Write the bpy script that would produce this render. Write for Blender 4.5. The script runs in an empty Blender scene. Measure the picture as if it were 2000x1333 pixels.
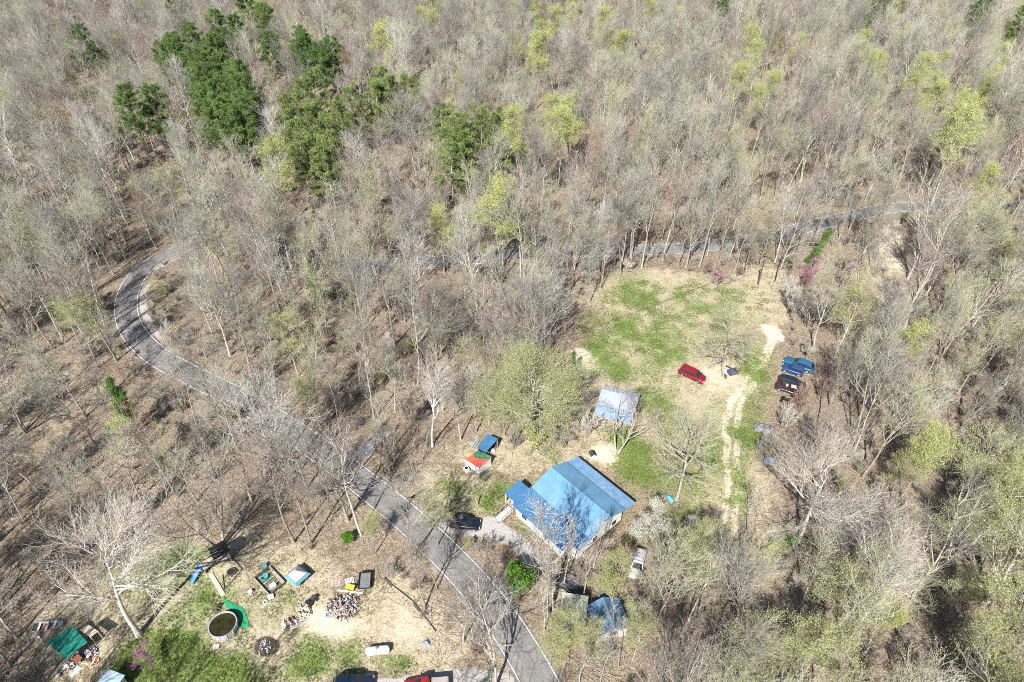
import bpy, math, random
import numpy as np
from mathutils import Vector, Matrix, Euler

random.seed(7)
RNG = np.random.default_rng(11)
SC = bpy.context.scene
COL = SC.collection
R = math.radians

# ------------------------------------------------------------------ camera, sky, sun, exposure
CAM_H, PITCH, FPX = 85.0, R(40), 1333.0
cd = bpy.data.cameras.new('camera')
cam = bpy.data.objects.new('camera', cd)
COL.objects.link(cam)
cam.location = (0, 0, CAM_H)
cam.rotation_euler = (R(90) - PITCH, 0, 0)
cd.sensor_width = 36.0
cd.lens = 36.0 * FPX / 2000.0
cd.clip_start = 1.0
cd.clip_end = 8000.0
SC.camera = cam

SUN_EL, SUN_AZ = R(46), R(20)          # shadows fall 20 degrees right of straight away from the camera
w = bpy.data.worlds.new("World")
SC.world = w
w.use_nodes = True
nt = w.node_tree
sky = nt.nodes.new('ShaderNodeTexSky')
sky.sky_type = 'NISHITA'
sky.sun_disc = False
sky.sun_elevation = SUN_EL
sky.sun_rotation = R(180) + SUN_AZ
nt.links.new(sky.outputs[0], nt.nodes['Background'].inputs[0])
nt.nodes['Background'].inputs[1].default_value = 0.065
sl = bpy.data.lights.new('sun', 'SUN')
so = bpy.data.objects.new('sun', sl)
COL.objects.link(so)
sl.energy = 5.0
sl.angle = R(0.5)
sl.color = (1.0, 0.96, 0.90)
sd = Vector((math.sin(SUN_AZ) * math.cos(SUN_EL), math.cos(SUN_AZ) * math.cos(SUN_EL), -math.sin(SUN_EL)))
so.rotation_euler = sd.to_track_quat('-Z', 'Y').to_euler()
so.location = (-40, -60, 150)
SC.view_settings.view_transform = 'Standard'
SC.view_settings.look = 'None'
SC.view_settings.exposure = 0.90
SC.view_settings.gamma = 1.0
SC.cycles.use_denoising = False
SC.cycles.max_bounces = 4
SC.cycles.diffuse_bounces = 1
SC.cycles.glossy_bounces = 2
SC.cycles.transmission_bounces = 2
SC.cycles.pixel_filter_type = 'BLACKMAN_HARRIS'
SC.cycles.filter_width = 0.95


# ------------------------------------------------------------------ survey helpers: picture measurements -> metres on the ground
CT, ST = math.cos(PITCH), math.sin(PITCH)


def P(px, py, z=0.0):
    u = (px - 1000) / FPX
    v = (666.5 - py) / FPX
    t = (CAM_H - z) / (ST - v * CT)
    return Vector((u * t, (CT + v * ST) * t, z))


def proj(x, y, z=0.0):
    zz = z - CAM_H
    d = y * CT - zz * ST
    v = y * ST + zz * CT
    d = np.maximum(d, 0.01)
    return 1000 + FPX * x / d, 666.5 - FPX * v / d, d


def ang(a, b, z=0.0):
    p, q = P(*a, z), P(*b, z)
    return math.atan2(q.y - p.y, q.x - p.x)


def in_poly(px, py, poly):
    px = np.asarray(px); py = np.asarray(py)
    ins = np.zeros(px.shape, bool)
    n = len(poly)
    for i in range(n):
        x1, y1 = poly[i]; x2, y2 = poly[(i + 1) % n]
        c = ((y1 > py) != (y2 > py))
        with np.errstate(divide='ignore', invalid='ignore'):
            xi = (x2 - x1) * (py - y1) / ((y2 - y1) if y2 != y1 else 1e-9) + x1
        ins ^= c & (px < xi)
    return ins


# ------------------------------------------------------------------ materials
MATS = {}


def mat(name, col, rough=0.8, metal=0.0, noise=0.0, scale=4.0, spec=0.3, coat=0.0, rnd=0.0, bump=0.0, col2=None, detail=4.0):
    if name in MATS:
        return MATS[name]
    m = bpy.data.materials.new(name)
    m.use_nodes = True
    t = m.node_tree
    b = t.nodes['Principled BSDF']
    b.inputs['Base Color'].default_value = (*col, 1)
    b.inputs['Roughness'].default_value = rough
    b.inputs['Metallic'].default_value = metal
    b.inputs['Specular IOR Level'].default_value = spec
    if coat:
        b.inputs['Coat Weight'].default_value = coat
        b.inputs['Coat Roughness'].default_value = 0.06
    src = None
    if noise or col2 or bump:
        tc = t.nodes.new('ShaderNodeTexCoord')
        n = t.nodes.new('ShaderNodeTexNoise')
        n.inputs['Scale'].default_value = scale
        n.inputs['Detail'].default_value = detail
        n.inputs['Roughness'].default_value = 0.65
        t.links.new(tc.outputs['Object'], n.inputs['Vector'])
        if noise or col2:
            r = t.nodes.new('ShaderNodeValToRGB')
            k = noise
            c2 = col2 if col2 else tuple(min(1, c * (1 + k)) for c in col)
            c1 = col if col2 else tuple(c * (1 - k) for c in col)
            r.color_ramp.elements[0].position = 0.33
            r.color_ramp.elements[1].position = 0.67
            r.color_ramp.elements[0].color = (*c1, 1)
            r.color_ramp.elements[1].color = (*c2, 1)
            t.links.new(n.outputs['Fac'], r.inputs[0])
            src = r.outputs[0]
        if bump:
            bp = t.nodes.new('ShaderNodeBump')
            bp.inputs['Strength'].default_value = bump
            bp.inputs['Distance'].default_value = 0.05
            t.links.new(n.outputs['Fac'], bp.inputs['Height'])
            t.links.new(bp.outputs[0], b.inputs['Normal'])
    if rnd:
        oi = t.nodes.new('ShaderNodeObjectInfo')
        hs = t.nodes.new('ShaderNodeHueSaturation')
        mr = t.nodes.new('ShaderNodeMapRange')
        mr.inputs['To Min'].default_value = 1 - rnd
        mr.inputs['To Max'].default_value = 1 + rnd
        t.links.new(oi.outputs['Random'], mr.inputs['Value'])
        t.links.new(mr.outputs[0], hs.inputs['Value'])
        if src is not None:
            t.links.new(src, hs.inputs['Color'])
        else:
            hs.inputs['Color'].default_value = (*col, 1)
        src = hs.outputs[0]
    if src is not None:
        t.links.new(src, b.inputs['Base Color'])
    MATS[name] = m
    return m


def ramp_mat(name, stops, rough=0.9, transl=0.0, noise_scale=0.0, noise_amt=0.0):
    """colour picked per object (Object Info random) along a ramp, with an optional fine noise on brightness"""
    m = bpy.data.materials.new(name)
    m.use_nodes = True
    t = m.node_tree
    b = t.nodes['Principled BSDF']
    b.inputs['Roughness'].default_value = rough
    b.inputs['Specular IOR Level'].default_value = 0.15
    oi = t.nodes.new('ShaderNodeObjectInfo')
    r = t.nodes.new('ShaderNodeValToRGB')
    els = r.color_ramp.elements
    els[0].position, els[0].color = stops[0][0], (*stops[0][1], 1)
    els[1].position, els[1].color = stops[-1][0], (*stops[-1][1], 1)
    for p, c in stops[1:-1]:
        e = els.new(p)
        e.color = (*c, 1)
    t.links.new(oi.outputs['Random'], r.inputs[0])
    out = r.outputs[0]
    if noise_amt:
        tc = t.nodes.new('ShaderNodeTexCoord')
        n = t.nodes.new('ShaderNodeTexNoise')
        n.inputs['Scale'].default_value = noise_scale
        n.inputs['Detail'].default_value = 3
        t.links.new(tc.outputs['Object'], n.inputs['Vector'])
        mr = t.nodes.new('ShaderNodeMapRange')
        mr.inputs['From Min'].default_value = 0.3
        mr.inputs['From Max'].default_value = 0.7
        mr.inputs['To Min'].default_value = 1 - noise_amt
        mr.inputs['To Max'].default_value = 1 + noise_amt
        hs = t.nodes.new('ShaderNodeHueSaturation')
        t.links.new(n.outputs['Fac'], mr.inputs['Value'])
        t.links.new(mr.outputs[0], hs.inputs['Value'])
        t.links.new(out, hs.inputs['Color'])
        out = hs.outputs[0]
    t.links.new(out, b.inputs['Base Color'])
    if transl:
        tr = t.nodes.new('ShaderNodeBsdfTranslucent')
        t.links.new(out, tr.inputs['Color'])
        mx = t.nodes.new('ShaderNodeMixShader')
        mx.inputs[0].default_value = transl
        t.links.new(b.outputs[0], mx.inputs[1])
        t.links.new(tr.outputs[0], mx.inputs[2])
        t.links.new(mx.outputs[0], t.nodes['Material Output'].inputs['Surface'])
    MATS[name] = m
    return m


# ------------------------------------------------------------------ mesh helpers
class MB:
    def __init__(self):
        self.v, self.f, self.m = [], [], []

    def add(self, vs, fs, mi=0):
        o = len(self.v)
        self.v.extend([tuple(p) for p in vs])
        for f in fs:
            self.f.append(tuple(i + o for i in f)); self.m.append(mi)
        return self

    def box(self, c, s, rot=(0, 0, 0), mi=0, taper=1.0):
        M = Euler(rot).to_matrix()
        hx, hy, hz = s[0] / 2, s[1] / 2, s[2] / 2
        vs = []
        for z, k in ((-hz, 1), (hz, taper)):
            for x, y in ((-hx, -hy), (hx, -hy), (hx, hy), (-hx, hy)):
                vs.append(M @ Vector((x * k, y * k, z)) + Vector(c))
        return self.add(vs, [(3, 2, 1, 0), (4, 5, 6, 7), (0, 1, 5, 4), (1, 2, 6, 5), (2, 3, 7, 6), (3, 0, 4, 7)], mi)

    def slab(self, pts, th, mi=0):
        """a flat or tilted sheet of thickness th under the given outline (counter-clockwise seen from above)"""
        n = len(pts)
        a = [Vector(p) for p in pts]
        nn = (a[1] - a[0]).cross(a[2] - a[0]).normalized()
        b = [p - nn * th for p in a]
        fs = [tuple(range(n)), tuple(reversed(range(n, 2 * n)))]
        for i in range(n):
            j = (i + 1) % n
            fs.append((j, i, n + i, n + j))
        return self.add(a + b, fs, mi)

    def prism(self, poly, z0, z1, mi=0):
        n = len(poly)
        vs = [(x, y, z0) for x, y in poly] + [(x, y, z1) for x, y in poly]
        fs = [tuple(reversed(range(n))), tuple(range(n, 2 * n))]
        for i in range(n):
            j = (i + 1) % n
            fs.append((i, j, n + j, n + i))
        return self.add(vs, fs, mi)

    def tube(self, pts, r, sides=6, mi=0, caps=True):
        pts = [Vector(p) for p in pts]
        n = len(pts)
        rr = r if isinstance(r, (list, tuple)) else [r] * n
        vs, fs = [], []
        for i, p in enumerate(pts):
            d = (pts[min(i + 1, n - 1)] - pts[max(i - 1, 0)]).normalized()
            u = d.cross(Vector((0, 0, 1)) if abs(d.z) < 0.9 else Vector((1, 0, 0))).normalized()
            w_ = d.cross(u)
            for k in range(sides):
                a = 2 * math.pi * k / sides
                vs.append(p + (u * math.cos(a) + w_ * math.sin(a)) * rr[i])
        for i in range(n - 1):
            for k in range(sides):
                k2 = (k + 1) % sides
                fs.append((i * sides + k, i * sides + k2, (i + 1) * sides + k2, (i + 1) * sides + k))
        if caps:
            fs.append(tuple(range(sides)))
            fs.append(tuple(reversed(range((n - 1) * sides, n * sides))))
        return self.add(vs, fs, mi)

    def lathe(self, prof, c=(0, 0, 0), seg=16, mi=0, axis='z'):
        vs, fs = [], []
        for r, h in prof:
            for k in range(seg):
                a = 2 * math.pi * k / seg
                p = (r * math.cos(a), r * math.sin(a), h)
                if axis == 'x':
                    p = (p[2], p[0], p[1])
                elif axis == 'y':
                    p = (p[0], p[2], p[1])
                vs.append((p[0] + c[0], p[1] + c[1], p[2] + c[2]))
        n = len(prof)
        for i in range(n - 1):
            for k in range(seg):
                k2 = (k + 1) % seg
                fs.append((i * seg + k, i * seg + k2, (i + 1) * seg + k2, (i + 1) * seg + k))
        fs.append(tuple(range(seg)))
        fs.append(tuple(range((n - 1) * seg, n * seg)))
        return self.add(vs, fs, mi)

    def build(self, name, mats, parent=None, smooth=False, loc=None, rz=0.0):
        me = bpy.data.meshes.new(name)
        me.from_pydata(self.v, [], self.f)
        if not isinstance(mats, (list, tuple)):
            mats = [mats]
        for m in mats:
            me.materials.append(m)
        me.polygons.foreach_set('material_index', self.m)
        import bmesh
        bm = bmesh.new(); bm.from_mesh(me)
        bmesh.ops.recalc_face_normals(bm, faces=bm.faces)
        bm.to_mesh(me); bm.free()
        if smooth:
            me.polygons.foreach_set('use_smooth', [True] * len(me.polygons))
        me.update()
        o = bpy.data.objects.new(name, me)
        COL.objects.link(o)
        if parent is not None:
            o.parent = parent
        if loc is not None:
            o.location = loc
        o.rotation_euler[2] = rz
        return o


def tag(o, label=None, cat=None, group=None, kind=None):
    if label: o['label'] = label
    if cat: o['category'] = cat
    if group: o['group'] = group
    if kind: o['kind'] = kind
    return o


def thing(name, label, cat, loc=(0, 0, 0), rz=0.0, group=None, scale=None):
    o = bpy.data.objects.new(name, None)
    o.empty_display_size = 0.2
    COL.objects.link(o)
    o.location = loc
    o.rotation_euler = (0, 0, rz)
    if scale: o.scale = scale
    return tag(o, label, cat, group)


def fast_mesh(name, V, F, MI, mats, smooth=False):
    """V (n,3), F (m,4) quads"""
    me = bpy.data.meshes.new(name)
    V = np.ascontiguousarray(V, dtype=np.float32); F = np.ascontiguousarray(F, dtype=np.int32)
    me.vertices.add(len(V)); me.vertices.foreach_set('co', V.ravel())
    me.loops.add(F.size); me.loops.foreach_set('vertex_index', F.ravel())
    me.polygons.add(len(F)); me.polygons.foreach_set('loop_start', np.arange(len(F), dtype=np.int32) * 4)
    for m in mats:
        me.materials.append(m)
    if MI is not None:
        me.polygons.foreach_set('material_index', np.ascontiguousarray(MI, dtype=np.int32))
    if smooth:
        me.polygons.foreach_set('use_smooth', np.ones(len(F), dtype=bool))
    me.update(calc_edges=True)
    return me


# ------------------------------------------------------------------ road centreline
RO = [(1090, 1333), (1072, 1292), (1047, 1252), (1020, 1215), (997, 1180), (965, 1137), (922, 1095), (880, 1054), (822, 1000), (780, 966), (735, 931),
      (687, 895), (632, 855), (575, 815), (510, 775), (435, 740), (375, 707), (350, 696), (317, 675), (287, 647), (274, 625), (268, 600), (272, 568), (285, 543),
      (305, 523), (332, 509), (370, 497), (430, 490), (510, 499), (585, 515), (682, 529), (837, 525), (1000, 511), (1175, 501), (1312, 498), (1375, 493), (1492, 477), (1577, 455), (1700, 424), (1762, 413), (1875, 413), (2000, 414)]
LI = [(1012, 1325), (987, 1280), (965, 1245), (950, 1217), (925, 1190), (892, 1150), (865, 1117), (830, 1082), (785, 1039), (739, 1000), (665, 940), (620, 907), (575, 875),
      (540, 852), (485, 819), (432, 785), (375, 760), (325, 735), (287, 715), (257, 687), (235, 660), (224, 637), (220, 600), (220, 585), (230, 565), (245, 535), (265, 513), (292, 494),
      (322, 482), (370, 468), (430, 460), (510, 468), (585, 487), (680, 505), (750, 507), (825, 502), (1000, 486), (1175, 478), (1312, 477), (1375, 470), (1497, 453), (1557, 437), (1640, 418), (1712, 401), (1770, 394), (1875, 394), (2000, 394)]


def resample(pts, step=None, n=None):
    pts = np.array(pts, float)
    seg = np.hypot(*(pts[1:] - pts[:-1]).T)
    s = np.concatenate([[0], np.cumsum(seg)])
    t = np.linspace(0, s[-1], n if n else int(s[-1] / step) + 1)
    return np.stack([np.interp(t, s, pts[:, k]) for k in range(pts.shape[1])], 1)


a_ = resample([P(*p)[:2] for p in RO], n=400)
b_ = resample([P(*p)[:2] for p in LI], n=400)
# pair every sample of one edge with the nearest of the other
cl = []
for p in a_:
    q = b_[np.argmin(((b_ - p) ** 2).sum(1))]
    cl.append((p + q) / 2)
cl = np.array(cl)
d0 = cl[0] - cl[8]; d0 /= np.hypot(*d0)
d1 = cl[-1] - cl[-12]; d1 /= np.hypot(*d1)
cl = np.vstack([[cl[0] + d0 * 45 + np.array([1.5, -4]), cl[0] + d0 * 22], cl, [cl[-1] + d1 * 60, cl[-1] + d1 * 180]])
cl = resample(cl, step=1.0)
for _ in range(14):
    cl[1:-1] = (cl[:-2] + 2 * cl[1:-1] + cl[2:]) / 4
ROAD = cl
tg = np.gradient(ROAD, axis=0); tg /= np.hypot(tg[:, 0], tg[:, 1])[:, None]
NRM = np.stack([-tg[:, 1], tg[:, 0]], 1)


def road_dist(x, y):
    x = np.asarray(x, float).ravel(); y = np.asarray(y, float).ravel()
    out = np.empty(len(x))
    for i in range(0, len(x), 20000):
        dx = x[i:i + 20000, None] - ROAD[None, ::2, 0]
        dy = y[i:i + 20000, None] - ROAD[None, ::2, 1]
        out[i:i + 20000] = np.sqrt((dx * dx + dy * dy).min(1))
    return out


def road_sheet(name, half, z, m, label):
    cols = np.array([-1, -.9, -.75, -.45, 0, .45, .75, .9, 1.0])
    n = len(ROAD); k = len(cols)
    V = np.zeros((n, k, 3)); V[:, :, :2] = ROAD[:, None] + NRM[:, None] * (cols * half)[None, :, None]; V[:, :, 2] = z
    i, j = np.meshgrid(np.arange(n - 1), np.arange(k - 1), indexing='ij')
    b0 = (i * k + j).ravel()
    F = np.stack([b0, b0 + k, b0 + k + 1, b0 + 1], 1)[:, ::-1]
    me = fast_mesh(name, V.reshape(-1, 3), F, None, [m])
    at = me.attributes.new('across', 'FLOAT', 'POINT'); at.data.foreach_set('value', np.tile(cols, n).astype(np.float32))
    o = bpy.data.objects.new(name, me); COL.objects.link(o)
    o['kind'] = 'structure'; o['label'] = label
    return o


def ribbon(name, off0, off1, z, m, label=None):
    A = ROAD + NRM * off0; B = ROAD + NRM * off1
    n = len(A)
    V = np.zeros((2 * n, 3)); V[0::2, :2] = A; V[1::2, :2] = B; V[:, 2] = z
    i = np.arange(n - 1)
    F = np.stack([2 * i, 2 * i + 1, 2 * i + 3, 2 * i + 2], 1)
    if off0 < off1:
        F = F[:, ::-1]
    me = fast_mesh(name, V, F, None, [m])
    o = bpy.data.objects.new(name, me); COL.objects.link(o)
    o['kind'] = 'structure'
    if label: o['label'] = label
    return o


# ------------------------------------------------------------------ ground
xs = np.concatenate([[-3000, -1500, -700, -450, -320], np.arange(-250, -78, 4.0), np.arange(-78, 78, 0.4), np.arange(78, 251, 4.0), [320, 450, 700, 1500, 3000]])
ys = np.concatenate([[-2000, -800, -300, -120, -60, -20, 0], np.arange(15, 32, 2.0), np.arange(32, 150, 0.45), np.arange(150, 420, 4.0), [450, 520, 650, 900, 1500, 4000]])
GX, GY = np.meshgrid(xs, ys)
gx, gy = GX.ravel(), GY.ravel()
ppx, ppy, dep = proj(gx, gy)
front = (gy > 8)
ppx = np.where(front, ppx, -5000); ppy = np.where(front, ppy, 5000)


def vnoise(x, y, s, seed):
    """cheap smooth value noise"""
    r = np.random.default_rng(seed).random((64, 64))
    x = x / s; y = y / s
    xi = np.floor(x).astype(int); yi = np.floor(y).astype(int)
    fx = x - xi; fy = y - yi
    fx = fx * fx * (3 - 2 * fx); fy = fy * fy * (3 - 2 * fy)
    g = lambda i, j: r[i % 64, j % 64]
    return (g(xi, yi) * (1 - fx) * (1 - fy) + g(xi + 1, yi) * fx * (1 - fy) + g(xi, yi + 1) * (1 - fx) * fy + g(xi + 1, yi + 1) * fx * fy)


wob = (vnoise(gx, gy, 3.0, 1) - 0.5) * 26 + (vnoise(gx, gy, 1.1, 2) - 0.5) * 14
wob2 = (vnoise(gx, gy, 2.6, 3) - 0.5) * 26 + (vnoise(gx, gy, 0.9, 4) - 0.5) * 14
qx, qy = ppx + wob, ppy + wob2 * 0.8


def blob(cx, cy, rx, ry, rot=0.0):
    c, s = math.cos(R(rot)), math.sin(R(rot))
    dx, dy = qx - cx, qy - cy
    a = (dx * c + dy * s) / rx; b = (-dx * s + dy * c) / ry
    return np.exp(-((a * a + b * b) ** 1.5))


def blobs(lst):
    o = np.zeros(len(gx))
    for e in lst:
        k = e[5] if len(e) > 5 else 1.0
        o = np.maximum(o, blob(e[0], e[1], e[2], e[3], e[4] if len(e) > 4 else 0) * k)
    return o


def stroke(pts, wd):
    pts = np.array(pts, float)
    best = np.full(len(gx), 1e9)
    for a, b in zip(pts[:-1], pts[1:]):
        ab = b - a
        t = np.clip(((qx * 0.25 + ppx * 0.75 - a[0]) * ab[0] + (qy * 0.25 + ppy * 0.75 - a[1]) * ab[1]) / (ab @ ab), 0, 1)
        best = np.minimum(best, np.hypot(qx * 0.25 + ppx * 0.75 - a[0] - t * ab[0], qy * 0.25 + ppy * 0.75 - a[1] - t * ab[1]))
    return np.exp(-(best / wd) ** 3)


grass = blobs([
    (1235, 575, 75, 50, 10, .9), (1215, 640, 75, 40, 0, .85), (1180, 680, 60, 30, 20, 1), (1215, 720, 85, 36, 8, 1), (1290, 680, 70, 70, 0, .75), (1380, 610, 120, 70, 10, .68),
    (1270, 780, 60, 50, 0, .8), (1245, 905, 48, 56, 0, 1.1), (1225, 870, 40, 36, 20, 1.1), (1300, 930, 70, 50, 0, .75), (1350, 940, 60, 90, 0, .8), (1390, 880, 40, 90, 0, .85),
    (1480, 720, 34, 70, -15, .85), (1460, 830, 44, 90, 0, .85), (1440, 940, 30, 80, 0, .75), (1320, 830, 60, 60, 0, .6), (1150, 640, 40, 30, 0, .7),
    (930, 975, 90, 40, 20, .8), (985, 965, 30, 30, 0, .9), (880, 985, 60, 34, 20, .75), (1030, 1030, 40, 14, 40, .7), (840, 970, 50, 24, 20, .5),
    (260, 1120, 70, 60, 0, .8), (330, 1090, 60, 50, 0, .75), (380, 1150, 60, 60, 0, .7), (310, 1180, 60, 40, 0, .6), (340, 1290, 120, 70, 0, 1.3), (420, 1310, 100, 60, 0, 1.3), (330, 1110, 110, 60, 0, .9), (400, 1190, 120, 70, 0, .8),
    (500, 1170, 50, 60, 0, .6), (545, 1230, 60, 40, 0, .9), (600, 1290, 90, 50, 0, .9), (690, 1265, 30, 46, 0, .95), (770, 1295, 60, 24, 0, .7), (480, 1250, 50, 70, 0, .7), (640, 1310, 90, 30, 0, .7),
    (250, 1290, 60, 50, 0, .6), (560, 1180, 40, 50, 0, .6), (430, 1180, 50, 40, 0, .55), (800, 970, 60, 24, 20, .5), (1540, 1050, 40, 30, 0, .9), (310, 560, 20, 22, 0, .6), (1190, 1020, 24, 24, 0, .6), (1330, 1050, 60, 50, 0, .5),
])
straw = blobs([
    (1320, 600, 190, 75, 8, .9), (1320, 720, 200, 170, 0, .85), (1480, 590, 90, 60, 0, .8), (1190, 880, 60, 50, 0, .9), (780, 1200, 90, 80, 20, 1.0), (1010, 890, 170, 50, 0, .7),
    (500, 1160, 200, 125, 0, 1.0), (330, 1170, 180, 130, 0, .95), (600, 1260, 210, 90, 0, 1.0), (150, 1240, 120, 100, 0, .8), (1420, 1000, 120, 170, 0, .7), (480, 1080, 120, 50, 0, .75), (1180, 790, 110, 90, 0, .75),
    (1700, 520, 50, 60, 0, .6), (1740, 560, 40, 70, 0, .8), (1480, 540, 80, 30, 0, .7), (850, 1290, 90, 60, 0, .7), (900, 960, 100, 50, 20, .7), (100, 790, 170, 110, 0, .42), (240, 850, 130, 70, 0, .40), (880, 1250, 60, 40, 0, .6), (1240, 1190, 150, 160, 0, .35),
])
dirt = blobs([
    (1160, 700, 46, 30, 10, .85), (1205, 657, 18, 8, 0, .9), (1505, 650, 24, 22, 0, 1.1), (1410, 730, 60, 46, 0, .58), (1450, 750, 60, 40, 0, .55), (1390, 770, 70, 36, 0, .4), (1190, 885, 50, 26, 0, .9),
    (1740, 470, 22, 50, 15, 1.0), (1715, 400, 40, 8, 0, .9), (1720, 418, 26, 8, 0, .9), (1860, 389, 60, 5, 0, .9), (640, 1220, 110, 40, 10, .75), (790, 1220, 70, 60, 20, .55), (521, 1240, 40, 30, 0, .6), (430, 1120, 60, 40, 0, .5), (480, 1040, 40, 24, 0, .5),
    (1000, 860, 60, 20, 0, .45), (520, 1150, 60, 40, 0, .35), (1740, 590, 30, 40, 0, .6), (1250, 740, 20, 8, 20, .6), (1290, 705, 40, 6, 25, .6),
])
dirt = np.maximum(dirt, stroke([(1512, 645), (1490, 700), (1462, 745), (1425, 785), (1418, 830), (1420, 900), (1421, 960), (1412, 1040), (1405, 1100)], 6.5) * 1.25)
dirt = np.maximum(dirt, stroke([(1508, 660), (1496, 705), (1472, 750), (1444, 790), (1437, 840), (1441, 900), (1441, 960), (1432, 1050)], 6.5) * 1.2)
dirt = np.maximum(dirt, stroke([(1727, 420), (1745, 470), (1750, 540), (1735, 620)], 13) * .75)
gravel = np.maximum(stroke([(850, 1022), (905, 1030), (960, 1030), (1010, 1060), (1040, 1090)], 20), stroke([(640, 1355), (760, 1345), (900, 1325), (985, 1335)], 22))
gravel = np.maximum(gravel, np.maximum(stroke([(715, 885), (728, 860), (745, 852)], 14), blobs([(705, 880, 24, 16, -30, .9)])))
grass *= .62 + .95 * vnoise(gx, gy, 3.2, 41) * (.5 + vnoise(gx, gy, 1.2, 42))
rd = road_dist(gx, gy)
inner = blobs([(285, 600, 46, 120, 0, 1), (330, 530, 60, 40, 0, .9), (250, 540, 60, 70, 0, .7)])
gravel = np.maximum(gravel, inner * np.exp(-((rd - 3.3) / 0.85) ** 2) * .95)
gravel = np.maximum(gravel, np.exp(-((rd - 2.75) / 0.45) ** 2) * .5)
burn = np.exp(-((((ppx * .8 + qx * .2 - 519) / 27) ** 2 + ((ppy * .8 + qy * .2 - 1262) / 23) ** 2) ** 1.5))
grass *= 1 - blobs([(521, 1261, 50, 42, 0, 1.0)])
keep = blobs([])
for arr in (grass, straw, dirt):
    arr *= np.clip((rd - 2.2) / 1.0, 0, 1)
for arr in (grass, straw, dirt, gravel, burn):
    arr[~front] = 0

nx, ny = len(xs), len(ys)
V = np.stack([gx, gy, np.zeros(len(gx))], 1)
ii, jj = np.meshgrid(np.arange(nx - 1), np.arange(ny - 1))
k0 = (jj * nx + ii).ravel()
F = np.stack([k0, k0 + 1, k0 + nx + 1, k0 + nx], 1)


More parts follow.
